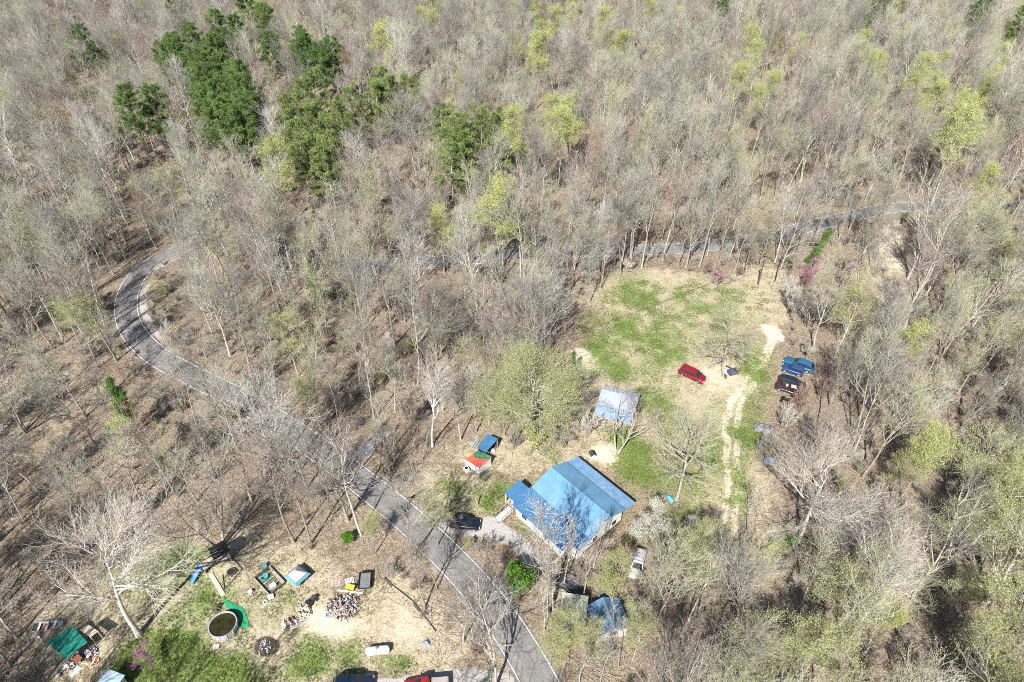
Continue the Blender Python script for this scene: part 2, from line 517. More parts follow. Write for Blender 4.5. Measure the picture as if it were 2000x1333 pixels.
def ground_material():
    m = bpy.data.materials.new('leaf_litter_ground')
    m.use_nodes = True
    t = m.node_tree; N = t.nodes; L = t.links
    b = N['Principled BSDF']
    b.inputs['Roughness'].default_value = 0.95
    b.inputs['Specular IOR Level'].default_value = 0.1
    geo = N.new('ShaderNodeNewGeometry')

    def noise(scale, detail=4, rough=0.6, dist=0.0):
        n = N.new('ShaderNodeTexNoise')
        n.inputs['Scale'].default_value = scale; n.inputs['Detail'].default_value = detail
        n.inputs['Roughness'].default_value = rough; n.inputs['Distortion'].default_value = dist
        L.new(geo.outputs['Position'], n.inputs['Vector'])
        return n.outputs['Fac']

    def ramp(src, stops):
        r = N.new('ShaderNodeValToRGB'); e = r.color_ramp.elements
        e[0].position, e[0].color = stops[0][0], (*stops[0][1], 1)
        e[1].position, e[1].color = stops[-1][0], (*stops[-1][1], 1)
        for p, c in stops[1:-1]:
            q = e.new(p); q.color = (*c, 1)
        L.new(src, r.inputs[0])
        return r.outputs[0]

    def mix(fac, a, b_, mode='MIX'):
        x = N.new('ShaderNodeMix'); x.data_type = 'RGBA'; x.blend_type = mode
        if isinstance(fac, float): x.inputs[0].default_value = fac
        else: L.new(fac, x.inputs[0])
        L.new(a, x.inputs[6]); L.new(b_, x.inputs[7])
        return x.outputs[2]

    def attr(name):
        a = N.new('ShaderNodeAttribute'); a.attribute_name = name
        return a.outputs['Fac']

    def edge(a, nz, amt, lo, hi):
        """attribute + (noise-0.5)*amt pushed through a smooth step"""
        s = N.new('ShaderNodeMath'); s.operation = 'SUBTRACT'; s.inputs[1].default_value = 0.5; L.new(nz, s.inputs[0])
        ml = N.new('ShaderNodeMath'); ml.operation = 'MULTIPLY_ADD'; ml.inputs[1].default_value = amt
        L.new(s.outputs[0], ml.inputs[0]); L.new(a, ml.inputs[2])
        mr = N.new('ShaderNodeMapRange'); mr.interpolation_type = 'SMOOTHSTEP'
        mr.inputs['From Min'].default_value = lo; mr.inputs['From Max'].default_value = hi
        L.new(ml.outputs[0], mr.inputs['Value'])
        return mr.outputs[0]

    n_fine = noise(3.6, 7, 0.82)
    n_mid = noise(0.8, 6, 0.72)
    n_big = noise(0.12, 4, 0.6)
    n_speck = noise(2.2, 4, 0.7)
    litter = ramp(n_fine, [(0.34, (.048, .040, .030)), (0.45, (.180, .150, .113)), (0.55, (.335, .285, .225)), (0.66, (.62, .555, .465))])
    lit2 = ramp(n_mid, [(0.28, (.62, .56, .50)), (0.5, (1, 1, 1)), (0.72, (1.22, 1.18, 1.12))])
    litter = mix(1.0, litter, lit2, 'MULTIPLY')
    lit3 = ramp(n_big, [(0.3, (.86, .80, .74)), (0.7, (1.1, 1.06, 1.02))])
    litter = mix(1.0, litter, lit3, 'MULTIPLY')
    straw_c = ramp(n_fine, [(0.33, (.17, .142, .095)), (0.45, (.37, .325, .235)), (0.57, (.53, .48, .37)), (0.68, (.74, .69, .575))])
    straw_c = mix(1.0, straw_c, ramp(n_mid, [(0.3, (.78, .76, .70)), (0.7, (1.12, 1.1, 1.06))]), 'MULTIPLY')
    grass_c = ramp(n_fine, [(0.32, (.028, .050, .012)), (0.44, (.095, .150, .038)), (0.56, (.20, .255, .085)), (0.68, (.50, .49, .27))])
    grass_c = mix(1.0, grass_c, ramp(n_mid, [(0.3, (.72, .80, .62)), (0.7, (1.2, 1.12, 1.1))]), 'MULTIPLY')
    dirt_c = ramp(n_fine, [(0.3, (.34, .27, .185)), (0.5, (.62, .53, .41)), (0.7, (.82, .75, .62))])
    grav_c = ramp(noise(16.0, 3, 0.8), [(0.32, (.16, .15, .14)), (0.5, (.40, .385, .36)), (0.7, (.70, .68, .64))])
    burn_c = ramp(n_fine, [(0.34, (.035, .026, .019)), (0.55, (.11, .083, .060)), (0.68, (.24, .20, .16))])
    col = mix(edge(attr('straw'), n_mid, 0.8, 0.28, 0.62), litter, straw_c)
    col = mix(edge(attr('dirt'), n_mid, 0.7, 0.35, 0.75), col, dirt_c)
    ng = N.new('ShaderNodeMath'); ng.operation = 'MULTIPLY_ADD'; ng.inputs[1].default_value = 0.55; ng.inputs[2].default_value = 0.0
    L.new(n_speck, ng.inputs[0])
    ng2 = N.new('ShaderNodeMath'); ng2.operation = 'MULTIPLY_ADD'; ng2.inputs[1].default_value = 0.45
    L.new(n_mid, ng2.inputs[0]); L.new(ng.outputs[0], ng2.inputs[2])
    col = mix(edge(attr('grass'), ng2.outputs[0], 3.4, 0.22, 1.15), col, grass_c)
    col = mix(edge(attr('gravel'), n_mid, 0.6, 0.35, 0.65), col, grav_c)
    col = mix(edge(attr('burn'), n_mid, 0.5, 0.35, 0.6), col, burn_c)
    L.new(col, b.inputs['Base Color'])
    bp = N.new('ShaderNodeBump'); bp.inputs['Strength'].default_value = 0.9; bp.inputs['Distance'].default_value = 0.12
    L.new(n_fine, bp.inputs['Height'])
    bp2 = N.new('ShaderNodeBump'); bp2.inputs['Strength'].default_value = 0.5; bp2.inputs['Distance'].default_value = 0.5
    L.new(n_mid, bp2.inputs['Height']); L.new(bp.outputs[0], bp2.inputs['Normal'])
    L.new(bp2.outputs[0], b.inputs['Normal'])
    return m


me = fast_mesh('ground', V, F, None, [ground_material()])
for nm, arr in (('grass', grass), ('straw', straw), ('dirt', dirt), ('gravel', gravel), ('burn', burn)):
    at = me.attributes.new(nm, 'FLOAT', 'POINT')
    at.data.foreach_set('value', arr.astype(np.float32))
go = bpy.data.objects.new('ground', me); COL.objects.link(go)
go['kind'] = 'structure'; go['label'] = 'leaf littered ground with grassy clearings and dirt tracks'

asph = bpy.data.materials.new('asphalt'); asph.use_nodes = True
t_ = asph.node_tree; N_ = t_.nodes; L_ = t_.links
b_sdf = N_['Principled BSDF']; b_sdf.inputs['Roughness'].default_value = .9; b_sdf.inputs['Specular IOR Level'].default_value = .25
g_ = N_.new('ShaderNodeNewGeometry')


def an(scale, detail, rough):
    n = N_.new('ShaderNodeTexNoise'); n.inputs['Scale'].default_value = scale; n.inputs['Detail'].default_value = detail; n.inputs['Roughness'].default_value = rough
    L_.new(g_.outputs['Position'], n.inputs['Vector']); return n.outputs['Fac']


def ar(src, stops):
    r = N_.new('ShaderNodeValToRGB'); e = r.color_ramp.elements
    e[0].position, e[0].color = stops[0][0], (*stops[0][1], 1); e[1].position, e[1].color = stops[-1][0], (*stops[-1][1], 1)
    for p, c in stops[1:-1]:
        q = e.new(p); q.color = (*c, 1)
    L_.new(src, r.inputs[0]); return r.outputs[0]


def am(fac, a, b, mode='MIX'):
    x = N_.new('ShaderNodeMix'); x.data_type = 'RGBA'; x.blend_type = mode
    if isinstance(fac, float): x.inputs[0].default_value = fac
    else: L_.new(fac, x.inputs[0])
    L_.new(a, x.inputs[6]); L_.new(b, x.inputs[7]); return x.outputs[2]


fine = an(3.0, 8, .8)
c_ = ar(fine, [(.34, (.125, .122, .12)), (.5, (.19, .186, .183)), (.66, (.27, .262, .255))])
c_ = am(1.0, c_, ar(an(.16, 5, .6), [(.38, (.72, .72, .73)), (.47, (.98, .97, .96)), (.6, (1.1, 1.09, 1.07))]), 'MULTIPLY')
ac = N_.new('ShaderNodeAttribute'); ac.attribute_name = 'across'
ab = N_.new('ShaderNodeMath'); ab.operation = 'ABSOLUTE'; L_.new(ac.outputs['Fac'], ab.inputs[0])
c_ = am(1.0, c_, ar(ab.outputs[0], [(.0, (.90, .90, .90)), (.22, (.93, .93, .93)), (.45, (1.08, 1.08, 1.07)), (.7, (.96, .96, .96)), (1, (.86, .85, .83))]), 'MULTIPLY')
vo = N_.new('ShaderNodeTexVoronoi'); vo.feature = 'DISTANCE_TO_EDGE'; vo.inputs['Scale'].default_value = .33
L_.new(g_.outputs['Position'], vo.inputs['Vector'])
c_ = am(1.0, c_, ar(vo.outputs['Distance'], [(.0, (.62, .61, .60)), (.018, (.75, .75, .75)), (.03, (1, 1, 1))]), 'MULTIPLY')
ml_ = N_.new('ShaderNodeMath'); ml_.operation = 'MULTIPLY_ADD'; ml_.inputs[1].default_value = .55
L_.new(an(1.1, 6, .75), ml_.inputs[0]); L_.new(ab.outputs[0], ml_.inputs[2])
mr_ = N_.new('ShaderNodeMapRange'); mr_.inputs['From Min'].default_value = 1.22; mr_.inputs['From Max'].default_value = 1.30
L_.new(ml_.outputs[0], mr_.inputs['Value'])
c_ = am(mr_.outputs[0], c_, ar(fine, [(.38, (.13, .105, .08)), (.6, (.42, .36, .29))]))
L_.new(c_, b_sdf.inputs['Base Color'])
road_sheet('road', 2.55, 0.012, asph, 'narrow grey asphalt road with white edge lines and hairpin bend')
linem = mat('road_paint', (.50, .49, .48), 0.7, scale=1.6, col2=(.74, .74, .73), detail=8)
ribbon('road_marking', 2.20, 2.08, 0.018, linem)
ribbon('road_marking', -2.08, -2.20, 0.018, linem)


# ------------------------------------------------------------------ trees
def norm(a):
    return a / np.maximum(np.linalg.norm(a, axis=-1, keepdims=True), 1e-9)


def grow(rng, start, direc, length, K, up=0.0, wander=0.15, sag=0.0):
    """N branches as polylines: (N,K,3)"""
    n = len(start)
    pts = np.zeros((n, K, 3)); pts[:, 0] = start
    d = norm(direc)
    step = (length / (K - 1))[:, None]
    for k in range(1, K):
        pts[:, k] = pts[:, k - 1] + d * step
        d = d + rng.normal(0, wander, (n, 3))
        d[:, 2] += up - sag * k / K
        d = norm(d)
    return pts


def spawn(rng, pts, rad, n_per, t0, t1, ang_lo, ang_hi, len_fn, K, up, wander, r_ratio, r_min, up_bias=0.3):
    N, Kp, _ = pts.shape
    t = (np.arange(n_per)[None] + rng.random((N, n_per))) / n_per
    t = t0 + (t1 - t0) * t
    f = t * (Kp - 1)
    i = np.clip(f.astype(int), 0, Kp - 2); fr = (f - i)[..., None]
    idx = np.arange(N)[:, None]
    p = pts[idx, i] * (1 - fr) + pts[idx, i + 1] * fr
    tang = norm(pts[idx, i + 1] - pts[idx, i])
    r = rad[idx, i] * (1 - fr[..., 0]) + rad[idx, i + 1] * fr[..., 0]
    rnd = rng.normal(0, 1, tang.shape); rnd[..., 2] += up_bias
    perp = norm(rnd - (rnd * tang).sum(-1, keepdims=True) * tang)
    a = np.radians(rng.uniform(ang_lo, ang_hi, t.shape))[..., None]
    d = tang * np.cos(a) + perp * np.sin(a)
    L = len_fn(t, N)
    P_, D_, L_, r_ = p.reshape(-1, 3), d.reshape(-1, 3), L.ravel(), r.ravel()
    out = grow(rng, P_, D_, L_, K, up, wander)
    r0 = np.maximum(np.minimum(r_ * r_ratio, L_ * 0.028), r_min)
    k = np.linspace(0, 1, K)[None]
    rr = r0[:, None] * (1 - 0.72 * k)
    return out, np.maximum(rr, r_min * 0.7)


def tubes(pts, rad, sides):
    N, K, _ = pts.shape
    ax = norm(pts[:, -1] - pts[:, 0])
    ref = np.where(np.abs(ax[:, 2:3]) < 0.9, np.array([[0, 0, 1.0]]), np.array([[1.0, 0, 0]]))
    u = norm(np.cross(ax, ref)); v = np.cross(ax, u)
    a = np.arange(sides) * 2 * np.pi / sides
    ring = u[:, None] * np.cos(a)[None, :, None] + v[:, None] * np.sin(a)[None, :, None]     # N,S,3
    V = pts[:, :, None, :] + ring[:, None] * rad[:, :, None, None]
    base = (np.arange(N) * K * sides)[:, None, None]
    kk = (np.arange(K - 1) * sides)[None, :, None]
    s = np.arange(sides)[None, None]; s2 = (s + 1) % sides
    F = np.stack([base + kk + s, base + kk + s2, base + kk + sides + s2, base + kk + sides + s], -1)
    return V.reshape(-1, 3), F.reshape(-1, 4)


def leaves(rng, centres, size, n_each, spread, flat=0.0):
    c = np.repeat(centres, n_each, 0)
    n = len(c)
    c = c + rng.normal(0, spread, (n, 3))
    s = size * rng.uniform(.6, 1.3, n)[:, None]
    a = norm(rng.normal(0, 1, (n, 3))); 
    if flat: a[:, 2] *= (1 - flat); a = norm(a)
    b = norm(np.cross(a, rng.normal(0, 1, (n, 3))))
    V = np.stack([c - a * s, c - b * s * .55, c + a * s, c + b * s * .55], 1).reshape(-1, 3)
    F = np.arange(n * 4).reshape(-1, 4)
    return V, F


class Pack:
    def __init__(self): self.V, self.F, self.M, self.n = [], [], [], 0

    def add(self, VF, mi=0):
        V, F = VF
        self.V.append(V); self.F.append(F + self.n); self.M.append(np.full(len(F), mi)); self.n += len(V)

    def mesh(self, name, mats, smooth=False):
        return fast_mesh(name, np.concatenate(self.V), np.concatenate(self.F), np.concatenate(self.M), mats, smooth)

    def merged(self, other, off):
        p = Pack()
        p.V = self.V + other.V; p.F = self.F + [f + self.n for f in other.F]; p.M = self.M + [m + off for m in other.M]; p.n = self.n + other.n
        return p


def deciduous(seed, H=16.0, fork=0.4, spread=0.3, limbs=12, a_lo=28, a_hi=55, up=0.08, r0=None, trunks=1, sec=6, ter=5, twg=4, twig_r=0.0115, leaf=None, lean=0.04, wander=.055, sec_ang=(18, 44), leaf_top=0.0, thick=1.0):
    """returns (trunk Pack, crown Pack): trunk and limbs / twigs (0) and leaves (1)"""
    rng = np.random.default_rng(seed)
    r0 = r0 or H * 0.0105
    K = 11
    st = np.zeros((trunks, 3))
    if trunks > 1:
        aa = np.arange(trunks) * 2 * np.pi / trunks + rng.random(trunks)
        st[:, 0] = np.cos(aa) * r0 * 1.2; st[:, 1] = np.sin(aa) * r0 * 1.2
        dr = np.stack([np.cos(aa) * .26, np.sin(aa) * .26, np.ones(trunks)], 1)
        Ls = H * rng.uniform(.75, .95, trunks)
    else:
        dr = np.array([[rng.normal(0, lean), rng.normal(0, lean), 1.0]]); Ls = np.array([H * .93])
    st[:, 2] = -0.3
    tp = grow(rng, st, dr, Ls, K, up=.06, wander=.045)
    k = np.linspace(0, 1, K)[None]
    tr = r0 * (1 - .88 * k ** .85) * np.ones((trunks, 1))
    tr[:, 0] *= 1.35
    wood, crown = Pack(), Pack()
    wood.add(tubes(tp, tr, 7))

    def llen(t, N):
        s = (t - fork) / (1 - fork)
        prof = np.clip(1.05 - 0.72 * s, .2, 1.1) * np.clip(.55 + s * 2.2, 0, 1)
        return H * spread * prof * rng.uniform(.7, 1.3, t.shape)
    n_l = max(3, int(limbs / trunks))
    lp, lr = spawn(rng, tp, tr, n_l, fork, .985, a_lo, a_hi, llen, 7, up, wander, .72, .034 * thick, 0.2)
    wood.add(tubes(lp, lr, 5))
    mean = H * spread
    sp, sr = spawn(rng, lp, lr, sec, .22, 1.0, *sec_ang, lambda t, N: mean * .50 * (1.2 - .7 * t) * rng.uniform(.6, 1.35, t.shape), 5, up * .8, .075, .75, .026 * thick, .45)
    wood.add(tubes(sp, sr, 4))
    tp3, tr3 = spawn(rng, sp, sr, ter, .2, 1.0, 18, 48, lambda t, N: mean * .28 * (1.15 - .5 * t) * rng.uniform(.6, 1.4, t.shape), 4, .07, .09, .78, twig_r * 1.55 * thick, .4)
    crown.add(tubes(tp3, tr3, 3))
    tw, twr = spawn(rng, tp3, tr3, twg, .2, 1.0, 18, 50, lambda t, N: mean * .165 * rng.uniform(.6, 1.4, t.shape), 3, .06, .10, .75, twig_r * .8, .4)
    crown.add(tubes(tw, twr, 3))
    if leaf:
        size, frac, each, sprd = leaf
        tips = tw[:, 1:].reshape(-1, 3)
        if leaf_top:
            z = tips[:, 2]; keep = rng.random(len(z)) < np.clip((z - H * leaf_top) / (H * .25), .06, 1)
            tips = tips[keep]
        pick = rng.random(len(tips)) < frac
        crown.add(leaves(rng, tips[pick], size, each, sprd), 1)
    return wood, crown


def pine(seed, H=17.0, rad=3.4, bare=.42, droop=0.0, blades=26, bsize=.34, nbr=46, top_round=True):
    rng = np.random.default_rng(seed)
    K = 9
    tp = grow(rng, np.array([[0, 0, -.3]]), np.array([[rng.normal(0, .02), rng.normal(0, .02), 1]]), np.array([H]), K, up=.08, wander=.02)
    tr = H * .0105 * (1 - .9 * np.linspace(0, 1, K)[None])
    wood, crown = Pack(), Pack()
    wood.add(tubes(tp, tr, 7))

    def bl(t, N):
        s = (t - bare) / (1 - bare)
        prof = np.sqrt(np.clip(1 - (s * 1.04 - .12) ** 2, 0, 1)) * (1 - .35 * s) if top_round else (1.02 - s)
        return rad * (prof + .06) * rng.uniform(.55, 1.2, t.shape)
    bp, br = spawn(rng, tp, tr, nbr, bare, .99, 62, 100, bl, 5, .05 - droop, .08, .35, .02, 0.0)
    wood.add(tubes(bp, br, 4))
    c = []
    for f in (.42, .6, .78, .9, 1.0):
        i = f * 4; a = min(int(i), 3); c.append(bp[:, a] * (1 - (i - a)) + bp[:, a + 1] * (i - a))
    c = np.concatenate(c)
    c = c[rng.random(len(c)) < .86]
    c = c + rng.normal(0, .16, c.shape)
    n = len(c)
    cc = np.repeat(c, blades, 0)
    d = norm(rng.normal(0, 1, cc.shape) + np.array([0, 0, .55 - droop * 3]))
    cc = cc + d * rng.uniform(.05, .5, (len(cc), 1)) * rad * .16
    s = bsize * rng.uniform(.6, 1.3, (len(cc), 1))
    e = norm(np.cross(d, rng.normal(0, 1, d.shape)))
    Vv = np.stack([cc - e * s * .10, cc + d * s * .5 - e * s * .13, cc + d * s * 1.15, cc + d * s * .5 + e * s * .13], 1).reshape(-1, 3)
    crown.add((Vv, np.arange(len(Vv)).reshape(-1, 4)), 1)
    return wood, crown


BARK = ramp_mat('bark', [(0, (.36, .33, .265)), (.35, (.26, .235, .19)), (.6, (.46, .43, .36)), (.8, (.34, .32, .275)), (1, (.58, .55, .48))], noise_scale=2.2, noise_amt=.32)
TWIG = ramp_mat('twig', [(0, (.255, .225, .19)), (.12, (.40, .38, .325)), (.25, (.20, .19, .18)), (.4, (.55, .53, .475)), (.5, (.30, .285, .255)), (.62, (.48, .48, .375)), (.75, (.26, .245, .24)), (.88, (.36, .285, .25)), (1, (.64, .62, .565))])
TWIGB = ramp_mat('budding_twig', [(0, (.46, .45, .29)), (.5, (.52, .505, .355)), (1, (.44, .45, .30))])
TWIGR = ramp_mat('reddish_twig', [(0, (.36, .205, .155)), (.5, (.32, .21, .18)), (1, (.42, .22, .14))])
PALE = ramp_mat('pale_bark', [(0, (.56, .525, .47)), (1, (.64, .60, .545))], noise_scale=1.0, noise_amt=.35)
PALET = ramp_mat('pale_twig', [(0, (.52, .48, .42)), (1, (.58, .54, .48))])
LEAFL = ramp_mat('lime_leaf', [(0, (.50, .55, .17)), (.5, (.56, .60, .24)), (1, (.46, .53, .15))], transl=.4)
LEAFO = ramp_mat('olive_bud', [(0, (.39, .42, .15)), (.5, (.46, .48, .21)), (1, (.41, .43, .18))], transl=.35)
LEAFD = ramp_mat('soft_bud', [(0, (.42, .43, .24)), (.5, (.47, .46, .29)), (1, (.43, .42, .27))], transl=.3)
NEEDLE = ramp_mat('pine_needle', [(0, (.14, .235, .075)), (.5, (.185, .285, .09)), (1, (.225, .315, .105))], transl=.4, noise_scale=.45, noise_amt=.3)
NEEDLEY = ramp_mat('yellow_pine_needle', [(0, (.23, .31, .10)), (.5, (.29, .36, .135)), (1, (.25, .32, .11))], transl=.35, noise_scale=.45, noise_amt=.3)
CEDARN = ramp_mat('cedar_needle', [(0, (.11, .20, .048)), (1, (.15, .25, .06))], transl=.25, noise_scale=.6, noise_amt=.4)
REDB = ramp_mat('redbud_blossom', [(0, (.42, .17, .36)), (1, (.50, .20, .42))], transl=.25)
WHITEB = ramp_mat('white_blossom', [(0, (.62, .63, .55)), (1, (.70, .71, .63))], transl=.25)
BRIGHT = ramp_mat('bright_green_leaf', [(0, (.085, .20, .02)), (1, (.11, .24, .03))], transl=.25, noise_scale=.8, noise_amt=.35)

KINDS = {}


def kind(key, packs, mats_w, mats_c):
    """packs = (wood, crown). Stores meshes for separate trunk / crown and one joined mesh"""
    wood, crown = packs
    KINDS[key] = dict(trunk=wood.mesh(key + '_trunk', [mats_w], True), crown=crown.mesh(key + '_crown', mats_c), packs=packs, mats=[mats_w] + mats_c)


BARE, BUD, SOFT, LIME, PINES, YPINES, REDS = [], [], [], [], [], [], []
for i in range(9):
    rs = np.random.default_rng(100 + i)
    H = rs.uniform(18, 22)
    k_ = f'bare_{i:02d}'
    kind(k_, deciduous(200 + i, H, fork=rs.uniform(.30, .48), spread=rs.uniform(.27, .36), limbs=int(rs.integers(12, 16)), a_lo=20, a_hi=50, up=.12, r0=H * rs.uniform(.0085, .0105), sec=5, ter=4, twg=2, twig_r=.0122, thick=1.12), BARK, [TWIG, LEAFD])
    BARE.append(k_)
for i in range(3):      # broader crowns
    H = 17 + i
    k_ = f'broad_{i:02d}'
    kind(k_, deciduous(260 + i, H, fork=.22, spread=.42, limbs=14, a_lo=26, a_hi=60, up=.11, r0=H * .0125, trunks=1 + (i == 1), sec=6, ter=4, twg=2, twig_r=.0122, thick=1.12), BARK, [TWIG, LEAFD])
    BARE.append(k_)
for i in range(3):      # thin poles with small tops
    H = 16 + 2 * i
    k_ = f'pole_{i:02d}'
    kind(k_, deciduous(280 + i, H, fork=.45, spread=.20, limbs=9, a_lo=16, a_hi=42, up=.14, r0=H * .0075, sec=4, ter=4, twg=2, twig_r=.0122, thick=1.12), BARK, [TWIG, LEAFD])
    BARE.append(k_)
for i in range(2):
    k_ = f'maple_{i:02d}'
    kind(k_, deciduous(290 + i, 16 + i, fork=.34, spread=.30, limbs=12, a_lo=20, a_hi=50, up=.11, sec=5, ter=4, twg=3, leaf=(.06, .35, 1, .06)), BARK, [TWIGR, TWIGR])
    REDS.append(k_)
for i in range(3):
    k_ = f'soft_{i:02d}'
    H = 18 + i
    kind(k_, deciduous(300 + i, H, fork=.30, spread=.33, limbs=13, a_lo=22, a_hi=54, up=.11, sec=5, ter=4, twg=3, leaf=(.080, .45, 1, .10)), BARK, [TWIGB, LEAFD])
    SOFT.append(k_)
for i in range(2):
    k_ = f'bud_{i:02d}'
    H = 16 + i
    kind(k_, deciduous(320 + i, H, fork=.30, spread=.31, limbs=13, a_lo=26, a_hi=60, up=.09, twg=4, leaf=(.09, .7, 3, .18)), BARK, [TWIGB, LEAFO])
    BUD.append(k_)
for i in range(3):
    k_ = f'lime_{i:02d}'
    H = 15.5 + i
    kind(k_, deciduous(340 + i, H, fork=.34, spread=.27, limbs=12, a_lo=22, a_hi=54, up=.1, twg=4, leaf=(.085, .8, 5, .26), leaf_top=.42), BARK, [TWIGB, LEAFL])
    LIME.append(k_)
for i in range(3):
    k_ = f'pine_{i:02d}'
    kind(k_, pine(400 + i, 21 + i, 5.0, .40, blades=96, bsize=.34, nbr=66), BARK, [TWIG, NEEDLE]); PINES.append(k_)
for i in range(2):
    k_ = f'ypine_{i:02d}'
    kind(k_, pine(420 + i, 18 + i, 5.0, .22, blades=76, nbr=58, bsize=.34), BARK, [TWIG, NEEDLEY]); YPINES.append(k_)
kind('cedar', pine(440, 9, 1.5, .06, nbr=60, blades=40, bsize=.26, top_round=False), BARK, [TWIG, CEDARN])
kind('hemlock', pine(441, 11, 2.3, .08, droop=.12, nbr=56, blades=44, bsize=.28, top_round=False), BARK, [TWIG, CEDARN])
kind('redbud', deciduous(450, 5.5, fork=.18, spread=.42, limbs=9, a_lo=30, a_hi=62, up=.06, trunks=2, sec=5, ter=4, twg=4, leaf=(.06, .8, 2, .07), r0=.07), BARK, [TWIGR, REDB])
kind('dogwood', deciduous(451, 6.5, fork=.16, spread=.46, limbs=12, a_lo=30, a_hi=70, up=.06, trunks=2, sec=6, ter=5, twg=3, leaf=(.055, .9, 5, .16), r0=.09), BARK, [TWIGB, WHITEB])
kind('laurel', deciduous(452, 4.2, fork=.03, spread=.42, limbs=14, a_lo=20, a_hi=62, up=.12, trunks=3, sec=6, ter=4, twg=3, leaf=(.15, .8, 4, .2), r0=.06), BARK, [TWIGB, BRIGHT])
kind('thicket', deciduous(453, 3.6, fork=.04, spread=.40, limbs=16, a_lo=20, a_hi=60, up=.10, trunks=4, sec=5, ter=4, twg=3, twig_r=.010, r0=.035), BARK, [TWIG, LEAFD])
kind('red_thicket', deciduous(454, 3.4, fork=.04, spread=.42, limbs=16, a_lo=20, a_hi=60, up=.10, trunks=4, sec=5, ter=4, twg=3, twig_r=.011, r0=.035, leaf=(.05, .3, 1, .05)), BARK, [TWIGR, TWIGR])
kind('green_thicket', deciduous(455, 3.2, fork=.04, spread=.42, limbs=14, a_lo=20, a_hi=60, up=.10, trunks=4, sec=5, ter=4, twg=3, leaf=(.10, .6, 2, .12), r0=.035), BARK, [TWIGB, LEAFO])
kind('sapling', deciduous(456, 7.5, fork=.25, spread=.24, limbs=10, a_lo=18, a_hi=44, up=.13, r0=.045, sec=5, ter=4, twg=3), BARK, [TWIG, LEAFD])
kind('sapling_soft', deciduous(457, 7.0, fork=.25, spread=.28, limbs=10, a_lo=18, a_hi=50, up=.12, r0=.045, sec=5, ter=4, twg=3, leaf=(.08, .5, 1, .1)), BARK, [TWIGB, LEAFD])
kind('thin_fork', deciduous(510, 15, fork=.42, spread=.27, limbs=9, a_lo=22, a_hi=54, up=.1, r0=.15, sec=4, ter=4, twg=2, wander=.14), BARK, [TWIG, LEAFD])
# single trees with a shape of their own
kind('yard_giant', deciduous(500, 21, fork=.46, spread=.46, limbs=13, a_lo=26, a_hi=72, up=.07, r0=.40, sec=7, ter=6, twg=4, twig_r=.014, wander=.16, lean=.02), PALE, [PALET, LEAFD])
kind('sycamore', deciduous(501, 17, fork=.30, spread=.50, limbs=14, a_lo=34, a_hi=76, up=.07, r0=.36, sec=8, ter=6, twg=4, twig_r=.014, wander=.16), PALE, [PALET, LEAFD])
kind('leaning_pale', deciduous(502, 20, fork=.42, spread=.30, limbs=13, a_lo=20, a_hi=50, up=.09, r0=.26, sec=7, ter=5, twg=4, wander=.12, lean=.02), PALE, [PALET, LEAFD])
kind('field_oak', deciduous(503, 11.5, fork=.16, spread=.56, limbs=20, a_lo=34, a_hi=84, up=.05, r0=.25, sec=7, ter=5, twg=3, twig_r=.0115, leaf=(.06, .2, 1, .06)), BARK, [TWIGB, LEAFD])
kind('drive_oak', deciduous(504, 17.5, fork=.30, spread=.36, limbs=22, a_lo=40, a_hi=88, up=.03, r0=.32, sec=6, ter=5, twg=3, leaf=(.06, .2, 1, .06)), BARK, [TWIGB, LEAFD])
kind('olive_giant', deciduous(505, 14.0, fork=.10, spread=.66, limbs=26, a_lo=36, a_hi=92, up=.05, r0=.24, sec=8, ter=6, twg=5, leaf=(.085, .75, 4, .2), wander=.10), PALE, [TWIGB, LEAFO])
kind('green_giant', deciduous(506, 14, fork=.22, spread=.52, limbs=16, a_lo=30, a_hi=72, up=.08, r0=.30, sec=7, ter=5, twg=3, leaf=(.085, .6, 3, .22), leaf_top=.3), BARK, [TWIGB, LEAFL])


def tree(key, name, label, cat, loc, rz=0.0, s=1.0, group=None, tilt=(0, 0), sz=None):
    t = thing(name, label, cat, loc, 0, group, (s, s, sz or s))
    t.rotation_euler = (tilt[0], tilt[1], rz)
    for part in ('trunk', 'crown'):
        o = bpy.data.objects.new(part, KINDS[key][part])
        COL.objects.link(o); o.parent = t
    return t


# ---- single trees that stand out in the photograph
HERO = []      # (x, y, clear radius)


def hero(key, px, py, name, label, cat, rz=0.0, s=1.0, clear=4.0, z=0.0, tilt=(0, 0), sz=None, group=None):
    p = P(px, py, z); p.z = 0
    HERO.append((p.x, p.y, clear, 4.0 * clear if (z and key[:4] in ('pine', 'ypin', 'lime')) else (1.6 * clear if clear >= 5 else 0)))
    return tree(key, name, label, cat, p, rz, s, group, tilt, sz)


